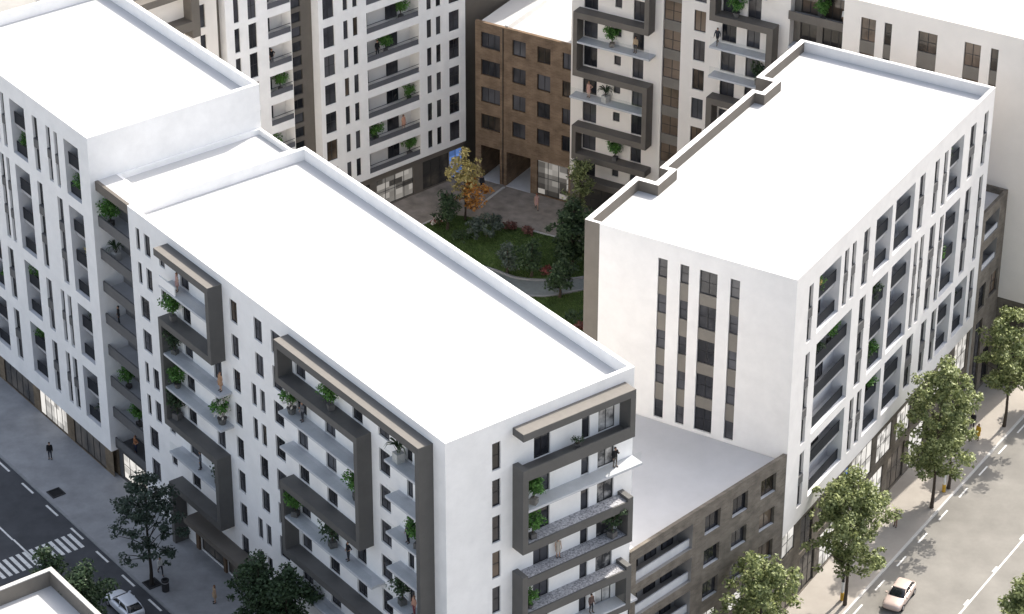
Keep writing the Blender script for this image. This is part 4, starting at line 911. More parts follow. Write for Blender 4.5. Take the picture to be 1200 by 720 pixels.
# grass: short blades over both lawns
def grass():
    rng = np.random.default_rng(9); n = 26000; P = np.stack([rng.uniform(-11, 10, n * 3), rng.uniform(236, 263.5, n * 3)], 1)
    def inside(poly, P):
        c = np.zeros(len(P), bool); j = len(poly) - 1
        for i in range(len(poly)):
            (xi, yi), (xj, yj) = poly[i], poly[j]
            c ^= ((yi > P[:, 1]) != (yj > P[:, 1])) & (P[:, 0] < (xj - xi) * (P[:, 1] - yi) / (yj - yi + 1e-9) + xi); j = i
        return c
    A = inside([(-10.2, 260.1), *top_edge[1:], (10, 255.6), (4.2, 258.8), (1.2, 260.35), (-1.6, 262.0), (-6.6, 263.5)], P) | inside([(-14, 246), (-5, 233), (9.5, 236), (10, 249.2), *bot_edge[::-1][1:-1]], P)
    P = P[A]; n = len(P); a = rng.uniform(0, 6.28, n); h = rng.uniform(0.05, 0.14, n); w = 0.05
    dx, dy = np.cos(a) * w, np.sin(a) * w; lx, ly = rng.normal(0, 0.05, n), rng.normal(0, 0.05, n)
    V = np.stack([np.stack([P[:, 0] - dx, P[:, 1] - dy, np.full(n, 0.02)], 1), np.stack([P[:, 0] + dx, P[:, 1] + dy, np.full(n, 0.02)], 1),
                  np.stack([P[:, 0] + lx, P[:, 1] + ly, 0.02 + h], 1)], 1).reshape(-1, 3)
    me = bpy.data.meshes.new('grass'); me.from_pydata(V.tolist(), [], [(3 * i, 3 * i + 1, 3 * i + 2) for i in range(n)]); me.materials.append(M['leaf_lawn'])
    tag(put('grass', me), 'short green grass growing over both courtyard lawns', 'grass', kind='stuff')
M['leaf_lawn'] = leaf('leaf_lawn', (0.045, 0.085, 0.018), (0.10, 0.165, 0.045))
grass()

# potted plants on the balconies
_pl = {}
def plant_mesh(kind):
    if kind in _pl: return _pl[kind]
    rng = np.random.default_rng(hash(kind) % 1000 if False else {'bush': 1, 'tall': 2, 'palm': 3, 'flower': 4, 'small': 5, 'yellow': 6, 'loose': 7}[kind]); pb = MB(); sb = MB(); cl = []; mats = ['leaf_green']
    if kind in ('bush', 'flower', 'yellow'):
        pb.lathe([(0.17, 0.0), (0.24, 0.32), (0.26, 0.34), (0.21, 0.34), (0.2, 0.3)], 12)
        for i in range(22):
            p = rng.normal(size=3); p /= np.linalg.norm(p); q = rng.uniform(0.2, 1)
            cl.append((p[0] * 0.62 * q, p[1] * 0.62 * q, 0.98 + p[2] * 0.62 * q, 0.3, 0.9, 1 if kind != 'bush' and rng.random() < 0.3 else 0))
        mats = ['leaf_green'] if kind == 'bush' else ['leaf_green', 'petal' if kind == 'flower' else 'petal_yellow']; per, size = 110, 0.085; stem = 0.9
    elif kind in ('tall', 'loose'):
        pb.box(-0.2, 0.2, -0.2, 0.2, 0, 0.36)
        for i in range(26):
            p = rng.normal(size=3); p /= np.linalg.norm(p); q = rng.uniform(0.3, 1)
            cl.append((p[0] * 0.72 * q, p[1] * 0.72 * q, 1.35 + p[2] * 0.78 * q, 0.32, 0.85))
        mats = ['leaf_green' if kind == 'tall' else 'leaf_dark']; per, size = (120, 0.085) if kind == 'tall' else (70, 0.095); stem = 1.3
    elif kind == 'small':
        pb.lathe([(0.14, 0.0), (0.2, 0.3), (0.22, 0.32), (0.17, 0.32)], 10)
        cl = [(rng.normal() * 0.18, rng.normal() * 0.18, 0.55 + rng.random() * 0.3, 0.2, 0.9) for i in range(9)]; per, size = 120, 0.06; mats = ['leaf_dark']; stem = 0.5
    else:
        pb.box(-0.26, 0.26, -0.26, 0.26, 0, 0.6); stem = 0.9; per, size = 0, 0
    for k in range(5):
        a = k * 1.3; sb.tube([(0, 0, 0.3), (0.06 * math.cos(a), 0.06 * math.sin(a), stem * 0.7), (0.28 * math.cos(a), 0.28 * math.sin(a), stem + 0.2)], [0.03, 0.022, 0.008], 5)
    if kind == 'palm':
        lb = MB()
        for i in range(26):
            a = rng.uniform(0, 6.28); t = rng.uniform(0.4, 1.0); w = Vector((-math.sin(a), math.cos(a), 0)) * 0.05; d = Vector((math.cos(a), math.sin(a), 0)); b0 = Vector((0, 0, 0.75))
            p = [b0, b0 + d * 0.3 * t + Vector((0, 0, 0.45)), b0 + d * 0.75 * t + Vector((0, 0, 0.75 - 0.25 * t)), b0 + d * 1.0 * t + Vector((0, 0, 0.75 - 0.6 * t))]; ws = [0.6, 1.1, 0.7, 0.05]
            for j in range(3): lb.face([p[j] - w * ws[j], p[j] + w * ws[j], p[j + 1] + w * ws[j + 1], p[j + 1] - w * ws[j + 1]])
        fm = lb.mesh('foliage', ['leaf_dark'])
    else: fm = leaves('foliage', cl, per, size, mats, 77, 0.3)
    _pl[kind] = (pb.mesh('pot', ['pot_pale' if kind == 'palm' else 'pot']), sb.mesh('stem', ['bark']), fm); return _pl[kind]
def plant(fr, x, y, z, kind, label, s=1.0, group='potted plants on the balconies'):
    pm, sm, fm = plant_mesh(kind)
    o = bpy.data.objects.new('potted_plant', None); COL.objects.link(o); o.location = fr.w(x, y, z); o.rotation_euler = (0, 0, random.uniform(0, 6.28)); s *= 1.32 if fr is UV and z > 5 and x > 5 else 1.18; o.scale = (s, s, s)
    tag(o, label, 'potted plant', group); put('pot', pm, o); st = put('stem', sm, o); put('foliage', fm, o)
    return o
for x, k, kind, s, lab in (
    (12.6, 2, 'tall', 1.0, 'leafy green bush on the second dark beam of the left zigzag frame'),
    (12.5, 3, 'loose', 0.9, 'dark green plant in the shaded left end of the left frame'),
    (12.2, 5, 'loose', 1.15, 'airy green tree below the left frame, above the street conifer'),
    (12.6, 4, 'bush', 0.95, 'dark bush at the left end of the lower pale slab of the left frame'),
    (19.4, 4, 'flower', 1.25, 'big white flowering bush at the open right end of the left frame slab'),
    (18.2, 6, 'loose', 0.8, 'sparse green plant at the right end of the lowest left frame slab'),
    (35.4, 1, 'tall', 0.95, 'bright green bush standing on the uppermost dark beam of the right frame'),
    (29.9, 2, 'flower', 1.2, 'white flowering bush at the left end of the right frame, by a standing man'),
    (38.5, 3, 'tall', 1.0, 'round green bush at the right end of a pale slab inside the right frame'),
    (29.8, 5, 'tall', 1.0, 'dense green bush inside the lower left corner of the right frame'),
    (35.0, 5, 'loose', 1.1, 'wide loose green tree beside the man in the dark suit'),
    (44.2, 1, 'palm', 1.0, 'spiky palm plant on the uppermost small balcony beside the street corner'),
    (46.5, 3, 'tall', 1.0, 'tall green bush behind a man on a small balcony near the corner'),
    (44.3, 5, 'loose', 1.0, 'spreading green plant next to a woman on a small corner balcony'),
    (38.6, 7, 'bush', 1.0, 'green bush at the bottom edge, on the lowest slab of the right frame')):
    plant(UV, x, -0.15, L[k] + 0.003, kind, lab, s)
for x, y, k, kind, s, lab in ((1.0, 1.1, 0, 'tall', 1.1, 'large green bush on the uppermost loggia of the narrow dark link'), (1.3, 1.2, 1, 'palm', 1.0, 'spiky agave in a pale box on the second loggia of the dark link'),
                              (1.6, 1.3, 5, 'tall', 0.9, 'feathery green bush on a middle loggia of the dark link'), (3.0, 1.3, 6, 'tall', 1.0, 'bright green bush on the lower loggia of the dark link, above a person')):
    plant(UV, x, y, FK[k] + 0.003, kind, lab, s)
pB1, pB2 = (5.2 + 0.45) / 2, (8.35 + 0.45) / 3
for x, z, kind, s, lab in ((-12.3, 26.44, 'tall', 0.85, 'green bush in the top left visible loggia of the left block'), (-2.9, 26.44, 'bush', 1.1, 'dark green bush in the top corner loggia of the left block'),
                           (-2.6, 17.02 + pB2, 'yellow', 0.9, 'yellow flowering plant in the tall corner loggia of the left block'), (-12.2, 10.72 + 2.81, 'tall', 1.0, 'bright green bush in the third row loggia of the left block'),
                           (-2.4, 10.72 + 2.81, 'loose', 0.9, 'slim green plant in the third row corner loggia of the left block'), (-12.2, 4.4 + 2.83, 'tall', 1.0, 'bright green bush in the lowest row loggia of the left block'),
                           (-2.6, 4.4, 'palm', 0.9, 'dark spiky plant in the lowest corner loggia of the left block'), (-11.6, 4.4, 'small', 1.2, 'small dark plant on the floor of the lowest row loggia'), (-18.5, 10.72, 'bush', 0.9, 'green bush in the loggia cut by the left edge')):
    plant(UV, x, 0.95, z, kind, lab, s)
for y, z, kind, s, lab in ((7.9, 14.65, 'tall', 1.0, 'tall green bush on the first long slab of the end facade'), (7.8, LE[3] + 0.16, 'tall', 0.9, 'green bush at the left end of a gravel bed on the end facade'),
                           (15.4, LE[4] + 0.16, 'loose', 1.1, 'dark green bush inside the right corner of the end facade frame'), (11.9, 24.63, 'small', 1.0, 'tiny green plant on the uppermost dark beam of the end facade'), (7.6, LE[5] + 0.16, 'bush', 0.8, 'dark bush in the lower left frame corner of the end facade')):
    plant(UV, 49.9, y, 21.403 if kind == 'tall' and s == 1.0 else z, kind, lab, s)
pc1, pc2, pc3 = (5.3 + 0.45) / 2, (8.65 + 0.45) / 3, (5.35 + 0.45) / 2
for y, z, kind, s, lab in ((5.4, 21.62 + pc1, 'yellow', 0.9, 'yellow green plant in the top loggia nearest the gable corner'), (9.0, 11.87 + 2 * pc2, 'tall', 1.0, 'bright green bush in the wide middle loggia near the gable corner'),
                           (6.4, 11.87 + 2 * pc2, 'loose', 0.8, 'sparse plant left of the bright bush in the wide middle loggia'), (17.5, 11.87, 'bush', 1.0, 'bright green bush at the bottom of a tall middle loggia'), (16.2, 11.87, 'loose', 0.8, 'sparse dark plant at the bottom of a tall middle loggia'),
                           (16.8, 11.87 + 2 * pc2, 'loose', 1.0, 'dark green plant at the top of a tall middle loggia'), (17.4, 5.62 + pc3, 'tall', 0.9, 'green bush at the top of a lower loggia behind the tallest street tree'), (31.2, 21.62 + pc1, 'flower', 0.9, 'pale flowering plant in the top loggia near the far end'),
                           (31.0, 11.87 + pc2, 'flower', 1.0, 'pale flowering plant in the tall loggia near the far end'), (35.2, 5.62 + pc3, 'loose', 0.9, 'dark plant in the last lower loggia at the far end')):
    plant(CD, -0.85, y, z + ZO + 0.003, kind, lab, s)
ETz = lambda k: 19.12 + 3.09 * k - 2.3 + 0.01
for y, k, kind, s, lab in ((49.9, 1, 'tall', 0.95, 'tall green bush high up in the ribbon loggias of the tower'), (48.0, 0, 'tall', 0.9, 'green bush in the ribbon loggia beside the standing dark figure'), (50.7, -2, 'bush', 0.9, 'dark green bush in the middle right of a tower ribbon loggia'),
                           (46.6, -3, 'bush', 1.1, 'dark green bush at the left end of a low tower ribbon loggia'), (50.7, -4, 'tall', 0.9, 'green bush at the right end of the lowest tower ribbon loggia'), (35.6, 0, 'tall', 0.9, 'light green bush on the corner balcony of the tower wing'), (34.7, -2, 'bush', 1.0, 'bright green bush on the lower corner balcony of the tower wing')):
    plant(EE, -0.75, e(y), ETz(k), kind, lab, s)
for x, z, kind, s, lab in ((12.6, 19.253, 'tall', 1.0, 'green bush on the uppermost pale slab of the white courtyard tower'), (12.0, 13.103, 'palm', 1.0, 'spiky plant on the lower pale slab of the white courtyard tower'), (13.2, 6.91, 'tall', 1.0, 'green bush on the lowest dark beam of the white courtyard tower'),
                           (9.2, 4.103, 'loose', 1.0, 'climbing green plant on the canopy of the white courtyard tower'), (25.9, 25.653, 'bush', 1.2, 'bright green bush on the dark frame of the tower, at the top edge'), (28.4, 19.203, 'loose', 1.0, 'dark plant on a pale slab of the tower behind the brown parapet'), (34.4, 26.96, 'tall', 0.9, 'green plant in the dark brown balcony bay at the top')):
    plant(FF, x, -0.9 if x < 33 else 0.0, z, kind, lab, s)
# ------------------------------------------------------------------ people
def solid(cones, voxel, ratio, name, extra=None):
    """one continuous skin from tapered limbs: the union of capsules, remeshed and thinned"""
    bm = bmesh.new()
    for p0, p1, r0, r1 in cones:
        p0, p1 = Vector(p0), Vector(p1); d = p1 - p0; ln = max(d.length, 1e-4); q = d.to_track_quat('Z', 'Y') if d.length > 1e-4 else Matrix.Identity(3).to_quaternion()
        seg, rings = 10, []
        for j in range(1, 4): t = -math.pi / 2 + math.pi / 2 * j / 4; rings.append((r0 * math.cos(t), r0 * math.sin(t)))
        rings += [(r0, 0), (r1, ln)]
        for j in range(1, 4): t = math.pi / 2 * j / 4; rings.append((r1 * math.cos(t), ln + r1 * math.sin(t)))
        vs = [[bm.verts.new(p0 + q @ Vector((r * math.cos(6.2832 * k / seg), r * math.sin(6.2832 * k / seg), z))) for k in range(seg)] for r, z in rings]
        b = bm.verts.new(p0 + q @ Vector((0, 0, -r0))); t_ = bm.verts.new(p0 + q @ Vector((0, 0, ln + r1)))
        for i in range(len(vs) - 1):
            for k in range(seg): bm.faces.new((vs[i][k], vs[i][(k + 1) % seg], vs[i + 1][(k + 1) % seg], vs[i + 1][k]))
        for k in range(seg): bm.faces.new((b, vs[0][(k + 1) % seg], vs[0][k])); bm.faces.new((t_, vs[-1][k], vs[-1][(k + 1) % seg]))
    me = bpy.data.meshes.new(name); bm.to_mesh(me); bm.free()
    o = bpy.data.objects.new(name, me); COL.objects.link(o)
    r = o.modifiers.new('r', 'REMESH'); r.mode = 'VOXEL'; r.voxel_size = voxel
    s = o.modifiers.new('s', 'SMOOTH'); s.iterations = 2; s.factor = 0.4
    d_ = o.modifiers.new('d', 'DECIMATE'); d_.ratio = ratio
    m2 = bpy.data.meshes.new_from_object(o.evaluated_get(bpy.context.evaluated_depsgraph_get())); m2.name = name
    bpy.data.objects.remove(o); bpy.data.meshes.remove(me)
    m2.polygons.foreach_set('use_smooth', [True] * len(m2.polygons)); m2.materials.clear(); m2.materials.append(None)
    return m2
def pose(kind):
    """joints of a 1.74 m figure facing -y"""
    st = kind == 'walk'; J = {}
    J['neck'] = (0, 0.0, 1.46); J['chest'] = (0, 0.0, 1.28); J['pel'] = (0, 0.01, 0.95)
    for s, n in ((-1, 'l'), (1, 'r')):
        f = s * (0.2 if st else 0.02)
        J['hip' + n] = (s * 0.09, 0.01, 0.90); J['kn' + n] = (s * 0.10, -f * 1.0 - (0.05 if st else 0), 0.49); J['an' + n] = (s * 0.105, (-f * 1.3 if f > 0 else -f * 2.2) + 0.02, 0.085 if (not st or f > 0) else 0.16)
        J['toe' + n] = (s * 0.13, J['an' + n][1] - 0.17, 0.035 if (not st or f > 0) else 0.06)
        J['sh' + n] = (s * 0.185, 0.01, 1.41)
        if kind == 'hip' and s == 1: J['el' + n] = (0.40, 0.06, 1.20); J['wr' + n] = (0.20, -0.04, 1.02)
        elif kind == 'phone' and s == 1: J['el' + n] = (0.25, -0.06, 1.13); J['wr' + n] = (0.14, -0.26, 1.33)
        else: J['el' + n] = (s * 0.235, (0.12 * s if st else 0.03), 1.13); J['wr' + n] = (s * 0.245, (0.16 * s - 0.06 if st else -0.05), 0.88)
    return J
def arm_cones(J, n, k=0.0): return [(J['sh' + n], J['el' + n], 0.052 + k, 0.040 + k), (J['el' + n], J['wr' + n], 0.040 + k, 0.027 + k)]
def leg_cones(J, n, k=0.0): return [(J['hip' + n], J['kn' + n], 0.085 + k, 0.055 + k), (J['kn' + n], J['an' + n], 0.055 + k, 0.038 + k)]
def torso_cones(J, k=0.0):
    out = []
    for s in (-1, 1):
        out += [((s * 0.10, 0, 1.36), (s * 0.075, 0, 1.12), 0.095 + k, 0.085 + k), ((s * 0.075, 0, 1.12), (s * 0.085, 0.01, 0.93), 0.085 + k, 0.095 + k), ((0, 0, 1.40), (s * 0.16, 0.01, 1.40), 0.06 + k, 0.06 + k)]
    return out
_pp = {}
def person_mesh(kind):
    if kind in _pp: return _pp[kind]
    J = pose(kind); c = torso_cones(J)
    c += [((0, 0.01, 1.42), (0, -0.005, 1.56), 0.052, 0.048), ((0, -0.005, 1.64), (0, 0.0, 1.655), 0.088, 0.088), ((0, -0.035, 1.60), (0, -0.03, 1.575), 0.068, 0.052), ((0, -0.098, 1.625), (0, -0.108, 1.61), 0.012, 0.015),
          ((0.088, 0.005, 1.62), (0.088, 0.005, 1.64), 0.016, 0.018), ((-0.088, 0.005, 1.62), (-0.088, 0.005, 1.64), 0.016, 0.018), ((-0.02, -0.088, 1.575), (0.02, -0.088, 1.575), 0.01, 0.01)]
    for n, s in (('l', -1), ('r', 1)):
        c += arm_cones(J, n) + leg_cones(J, n) + [(J['an' + n], J['toe' + n], 0.042, 0.032)]
        w = Vector(J['wr' + n]); d = (w - Vector(J['el' + n])).normalized(); side = d.cross(Vector((0, 1, 0.2))).normalized()
        nrm = d.cross(side); across = nrm
        palm = w + d * 0.085
        for q in (-1.2, -0.4, 0.4, 1.2): c.append((w + d * 0.015 + across * 0.014 * q, palm + across * 0.020 * q, 0.018, 0.014))
        for q, ln in ((-1.5, 0.058), (-0.5, 0.075), (0.5, 0.08), (1.5, 0.07)):
            a = palm + across * 0.0195 * q; m_ = a + d * ln * 0.55 + side * (-s) * 0.006; c.append((a, m_, 0.0095, 0.009)); c.append((m_, m_ + d * ln * 0.4 + side * (-s) * 0.02, 0.009, 0.0075))
        th = w + d * 0.03 + across * 0.03; c.append((th, th + d * 0.04 + across * 0.022, 0.012, 0.010)); c.append((th + d * 0.04 + across * 0.022, th + d * 0.068 + across * 0.020, 0.010, 0.008))
    body = solid(c, 0.0085, 0.22, 'body')
    top = solid(torso_cones(J, 0.014) + [q for n in 'lr' for q in arm_cones(J, n, 0.013)[:2 if kind != 'hip' else 1]], 0.014, 0.35, 'top')
    tr = [((-0.08, 0.01, 0.99), (-0.08, 0.01, 0.9), 0.103, 0.1), ((0.08, 0.01, 0.99), (0.08, 0.01, 0.9), 0.103, 0.1)]
    trs = solid(tr + [q for n in 'lr' for q in leg_cones(J, n, 0.014)], 0.014, 0.35, 'trousers')
    dr = torso_cones(J, 0.012) + [((s * 0.07, 0.01, 0.98), (s * 0.10, 0.0 + 0.03 * t, 0.62), 0.11, 0.13) for s in (-1, 1) for t in (-1, 1)]
    dress = solid(dr, 0.014, 0.35, 'dress')
    coat = solid(dr + [q for n in 'lr' for q in arm_cones(J, n, 0.02)] + [((0, 0.01, 1.0), (0, 0.01, 0.55), 0.16, 0.19)], 0.015, 0.35, 'coat')
    hr = solid([((0, 0.012, 1.655), (0, 0.012, 1.675), 0.094, 0.092), ((0, 0.045, 1.60), (0, 0.045, 1.64), 0.066, 0.08)], 0.01, 0.4, 'hair')
    hl = solid([((0, 0.012, 1.655), (0, 0.012, 1.675), 0.095, 0.093), ((0, 0.055, 1.45), (0, 0.045, 1.64), 0.06, 0.085), ((0.05, 0.04, 1.46), (0.06, 0.03, 1.62), 0.035, 0.05), ((-0.05, 0.04, 1.46), (-0.06, 0.03, 1.62), 0.035, 0.05)], 0.01, 0.4, 'hair')
    sh = []
    for n in 'lr': sh.append(solid([(Vector(J['an' + n]) + Vector((0, 0.03, -0.035)), Vector(J['toe' + n]) + Vector((0, -0.02, 0.004)), 0.052, 0.042), (J['an' + n], Vector(J['an' + n]) + Vector((0, 0.02, -0.03)), 0.05, 0.052)], 0.012, 0.4, 'shoe'))
    eb = MB()
    for s in (-1, 1): eb.box(s * 0.034 - 0.009, s * 0.034 + 0.009, -0.0915, -0.08, 1.634, 1.646)
    ey = eb.mesh('eyes', ['frame'])
    _pp[kind] = dict(body=body, top=top, trousers=trs, dress=dress, coat=coat, hair=hr, hair_long=hl, shoes=sh, eyes=ey); return _pp[kind]
_pm = {}
def cloth(col):
    k = tuple(col)
    if k not in _pm: _pm[k] = mat('cloth', col, 0.85, 0.08, 8.0)
    return _pm[k]
SKIN = [(0.42, 0.25, 0.17), (0.34, 0.19, 0.12), (0.5, 0.32, 0.23)]
def person(fr, x, y, z, face_deg, kind, outfit, label, skin=0, hair=(0.02, 0.015, 0.012), long=False, s=1.0):
    """outfit: ('trousers', top colour, trouser colour) / ('dress', colour) / ('coat', colour, trouser colour)"""
    P = person_mesh(kind); o = bpy.data.objects.new('person', None); COL.objects.link(o); o.location = fr.w(x, y, z + 0.002); o.rotation_euler = (0, 0, fr.a + R(face_deg)); o.scale = (s, s, s)
    tag(o, label, 'person')
    def add(nm, me, col):
        c = put(nm, me, o); c.material_slots[0].link = 'OBJECT'; c.material_slots[0].material = cloth(col); return c
    b = add('body', P['body'], SKIN[skin]); add('hair', P['hair_long' if long else 'hair'], hair); put('eyes', P['eyes'], o)
    shc = (0.03, 0.03, 0.032)
    if outfit[0] == 'trousers': add('top', P['top'], outfit[1]); add('trousers', P['trousers'], outfit[2])
    elif outfit[0] == 'dress': add('dress', P['dress'], outfit[1])
    else: add('coat', P['coat'], outfit[1]); add('trousers', P['trousers'], outfit[2])
    for q in P['shoes']: add('shoe', q, shc)
    return o
BK, DK, NV, GR, WH, TAN, PK, RD, YL = (0.012, 0.012, 0.014), (0.035, 0.037, 0.045), (0.03, 0.04, 0.08), (0.16, 0.16, 0.17), (0.6, 0.6, 0.58), (0.42, 0.31, 0.20), (0.52, 0.33, 0.30), (0.32, 0.05, 0.05), (0.62, 0.36, 0.03)
# streets and plaza
person(UV, -5.9, -2.94, 0, 60, 'stand', ('trousers', BK, DK), 'man in a black jacket alone on the grey pavement below the left block')
person(UV, 14.84, -4.18, 0, 75, 'walk', ('trousers', WH, DK), 'person in a white shirt walking by the dark conifer')
person(UV, 20.88, -2.68, 0, -10, 'stand', ('dress', TAN), 'woman in a tan dress on the shaded pavement near the canopy', 2, (0.16, 0.09, 0.05), True)
person(CD, 2.1, 36.2, ZR + ZO, 20, 'walk', ('trousers', BK, DK), 'dark dressed person walking towards the yellow coat on the sunlit pavement')
person(CD, 3.3, 34.6, ZR + ZO, -20, 'stand', ('coat', YL, (0.4, 0.3, 0.2)), 'person in a bright yellow coat on the sunlit pavement', 0, (0.12, 0.07, 0.03), True)
person(CD, 2.6, 18.0, ZR + ZO, 0, 'hip', ('trousers', (0.06, 0.05, 0.05), (0.2, 0.13, 0.1)), 'dark haired person between two street trees on the sunlit pavement')
person(WW, 2.48, 264.6, -0.03, 0, 'walk', ('dress', PK), 'woman in a pink dress crossing the courtyard plaza', 2, (0.25, 0.05, 0.03), True)
person(WW, -3.1, 268.6, -0.03, 20, 'stand', ('trousers', DK, BK), 'dark figure beside the passage of the brown house')
# balconies
person(UV, 13.6, -0.2, L[1], -20, 'hip', ('dress', PK), 'woman in pink on the white fronted balcony under the left frame', 2, (0.2, 0.1, 0.06), True)
person(UV, 19.5, -0.2, L[3], 10, 'stand', ('dress', (0.40, 0.24, 0.14)), 'woman in brownish orange at the open right end of a left frame slab', 2, (0.2, 0.1, 0.06), True)
person(UV, 15.6, -0.2, L[6], -30, 'stand', ('trousers', (0.1, 0.11, 0.13), DK), 'dark man on the lowest pale slab of the left frame')
person(UV, 31.3, -0.1, L[2], 0, 'phone', ('trousers', GR, DK), 'man in grey beside the white flowering bush on the right frame')
person(UV, 37.2, -0.2, L[5], 0, 'hip', ('trousers', BK, DK), 'man in a dark suit on the long pale slab of the right frame')
person(UV, 45.5, -0.35, L[3], 10, 'phone', ('trousers', (0.05, 0.05, 0.06), BK), 'man in black on a small corner balcony in front of a tall bush')
person(UV, 45.9, -0.2, L[5], 0, 'stand', ('trousers', (0.5, 0.28, 0.2), (0.2, 0.05, 0.06)), 'woman in a peach top on a small corner balcony', 2, (0.2, 0.1, 0.06), True)
person(UV, 1.1, 1.1, FK[3], -20, 'stand', ('trousers', BK, BK), 'person in black on the middle loggia of the dark link')
person(UV, 2.2, 1.2, FK[7], 0, 'hip', ('trousers', (0.3, 0.13, 0.06), NV), 'person in brown and blue on the lowest loggia of the dark link', 0, (0.2, 0.08, 0.04))
person(UV, -11.9, 0.75, 17.02 + pB2, 0, 'stand', ('trousers', RD, BK), 'person in dark red in a tall loggia of the left block')
person(UV, 49.7, 15.7, 21.4, 90, 'phone', ('trousers', BK, (0.1, 0.09, 0.08)), 'person in black at the sunny right end of the end facade slab')
person(UV, 49.55, 10.5, LE[4] + 0.15, 80, 'stand', ('dress', (0.42, 0.38, 0.33)), 'woman in a pale beige dress on the gravel bed of the end facade', 2, (0.1, 0.06, 0.04), True)
person(UV, 49.8, 13.6, 8.9, 90, 'stand', ('trousers', (0.12, 0.08, 0.07), DK), 'dark haired person on the slab at the bottom of the end facade')
person(EE, -0.6, e(46.9), ETz(0), 90, 'stand', ('trousers', BK, BK), 'thin black figure in a ribbon loggia of the tower')
person(EE, -0.6, e(49.9), ETz(-3), 90, 'stand', ('dress', (0.55, 0.30, 0.22)), 'woman in peach in a lower ribbon loggia of the tower', 2, (0.2, 0.1, 0.06), True)
person(EE, -0.6, e(34.7), ETz(1), 90, 'hip', ('trousers', BK, GR), 'person with a dark top on the corner balcony of the tower wing')
person(FF, 15.2, -0.9, 19.25, 0, 'stand', ('trousers', TAN, DK), 'person in tan at the right end of the upper pale slab of the courtyard tower')
person(FF, 10.1, -0.9, 13.1, 0, 'hip', ('dress', (0.5, 0.3, 0.25)), 'woman in pale pink on the lower pale slab of the courtyard tower', 2, (0.2, 0.1, 0.06), True)
person(FF, 24.0, -0.9, 22.3, 0, 'walk', ('trousers', DK, BK), 'dark figure at the left end of a pale slab high on the courtyard tower')
person(FF, 36.6, 0.0, 26.95, 0, 'stand', ('trousers', WH, TAN), 'person in white in the dark brown balcony bay at the top')

# ------------------------------------------------------------------ cars
M['tyre'] = mat('tyre', (0.015, 0.015, 0.016), 0.9, 0.1, 8)
M['rim'] = mat('rim', (0.45, 0.45, 0.46), 0.35, 0.03, 4, metal=0.8)
M['car_glass'] = glass('car_glass', (0.012, 0.014, 0.016), 0.6, (0.03, 0.033, 0.036))
M['lamp_white'] = mat('headlight', (0.6, 0.62, 0.64), 0.15, 0.02, 4, spec=0.7)
M['lamp_red'] = mat('tail_light', (0.35, 0.02, 0.02), 0.2, 0.05, 4, spec=0.7)
M['trim'] = mat('plastic_trim', (0.03, 0.03, 0.032), 0.6, 0.05, 4)
def paint_mat(name, col):
    m, t, b = _new(name); b.inputs["Base Color"].default_value = (*col, 1); b.inputs["Roughness"].default_value = 0.32; b.inputs["Metallic"].default_value = 0.15
    b.inputs["Coat Weight"].default_value = 0.6; b.inputs["Coat Roughness"].default_value = 0.06
    n = t.nodes.new("ShaderNodeTexNoise"); n.inputs["Scale"].default_value = 3; mr = t.nodes.new("ShaderNodeMapRange"); mr.inputs[3].default_value = 0.25; mr.inputs[4].default_value = 0.42
    t.links.new(n.outputs[0], mr.inputs[0]); t.links.new(mr.outputs[0], b.inputs["Roughness"]); return m
M['paint_cream'] = paint_mat('car_paint_cream', (0.50, 0.40, 0.35)); M['paint_silver'] = paint_mat('car_paint_silver', (0.62, 0.65, 0.70))
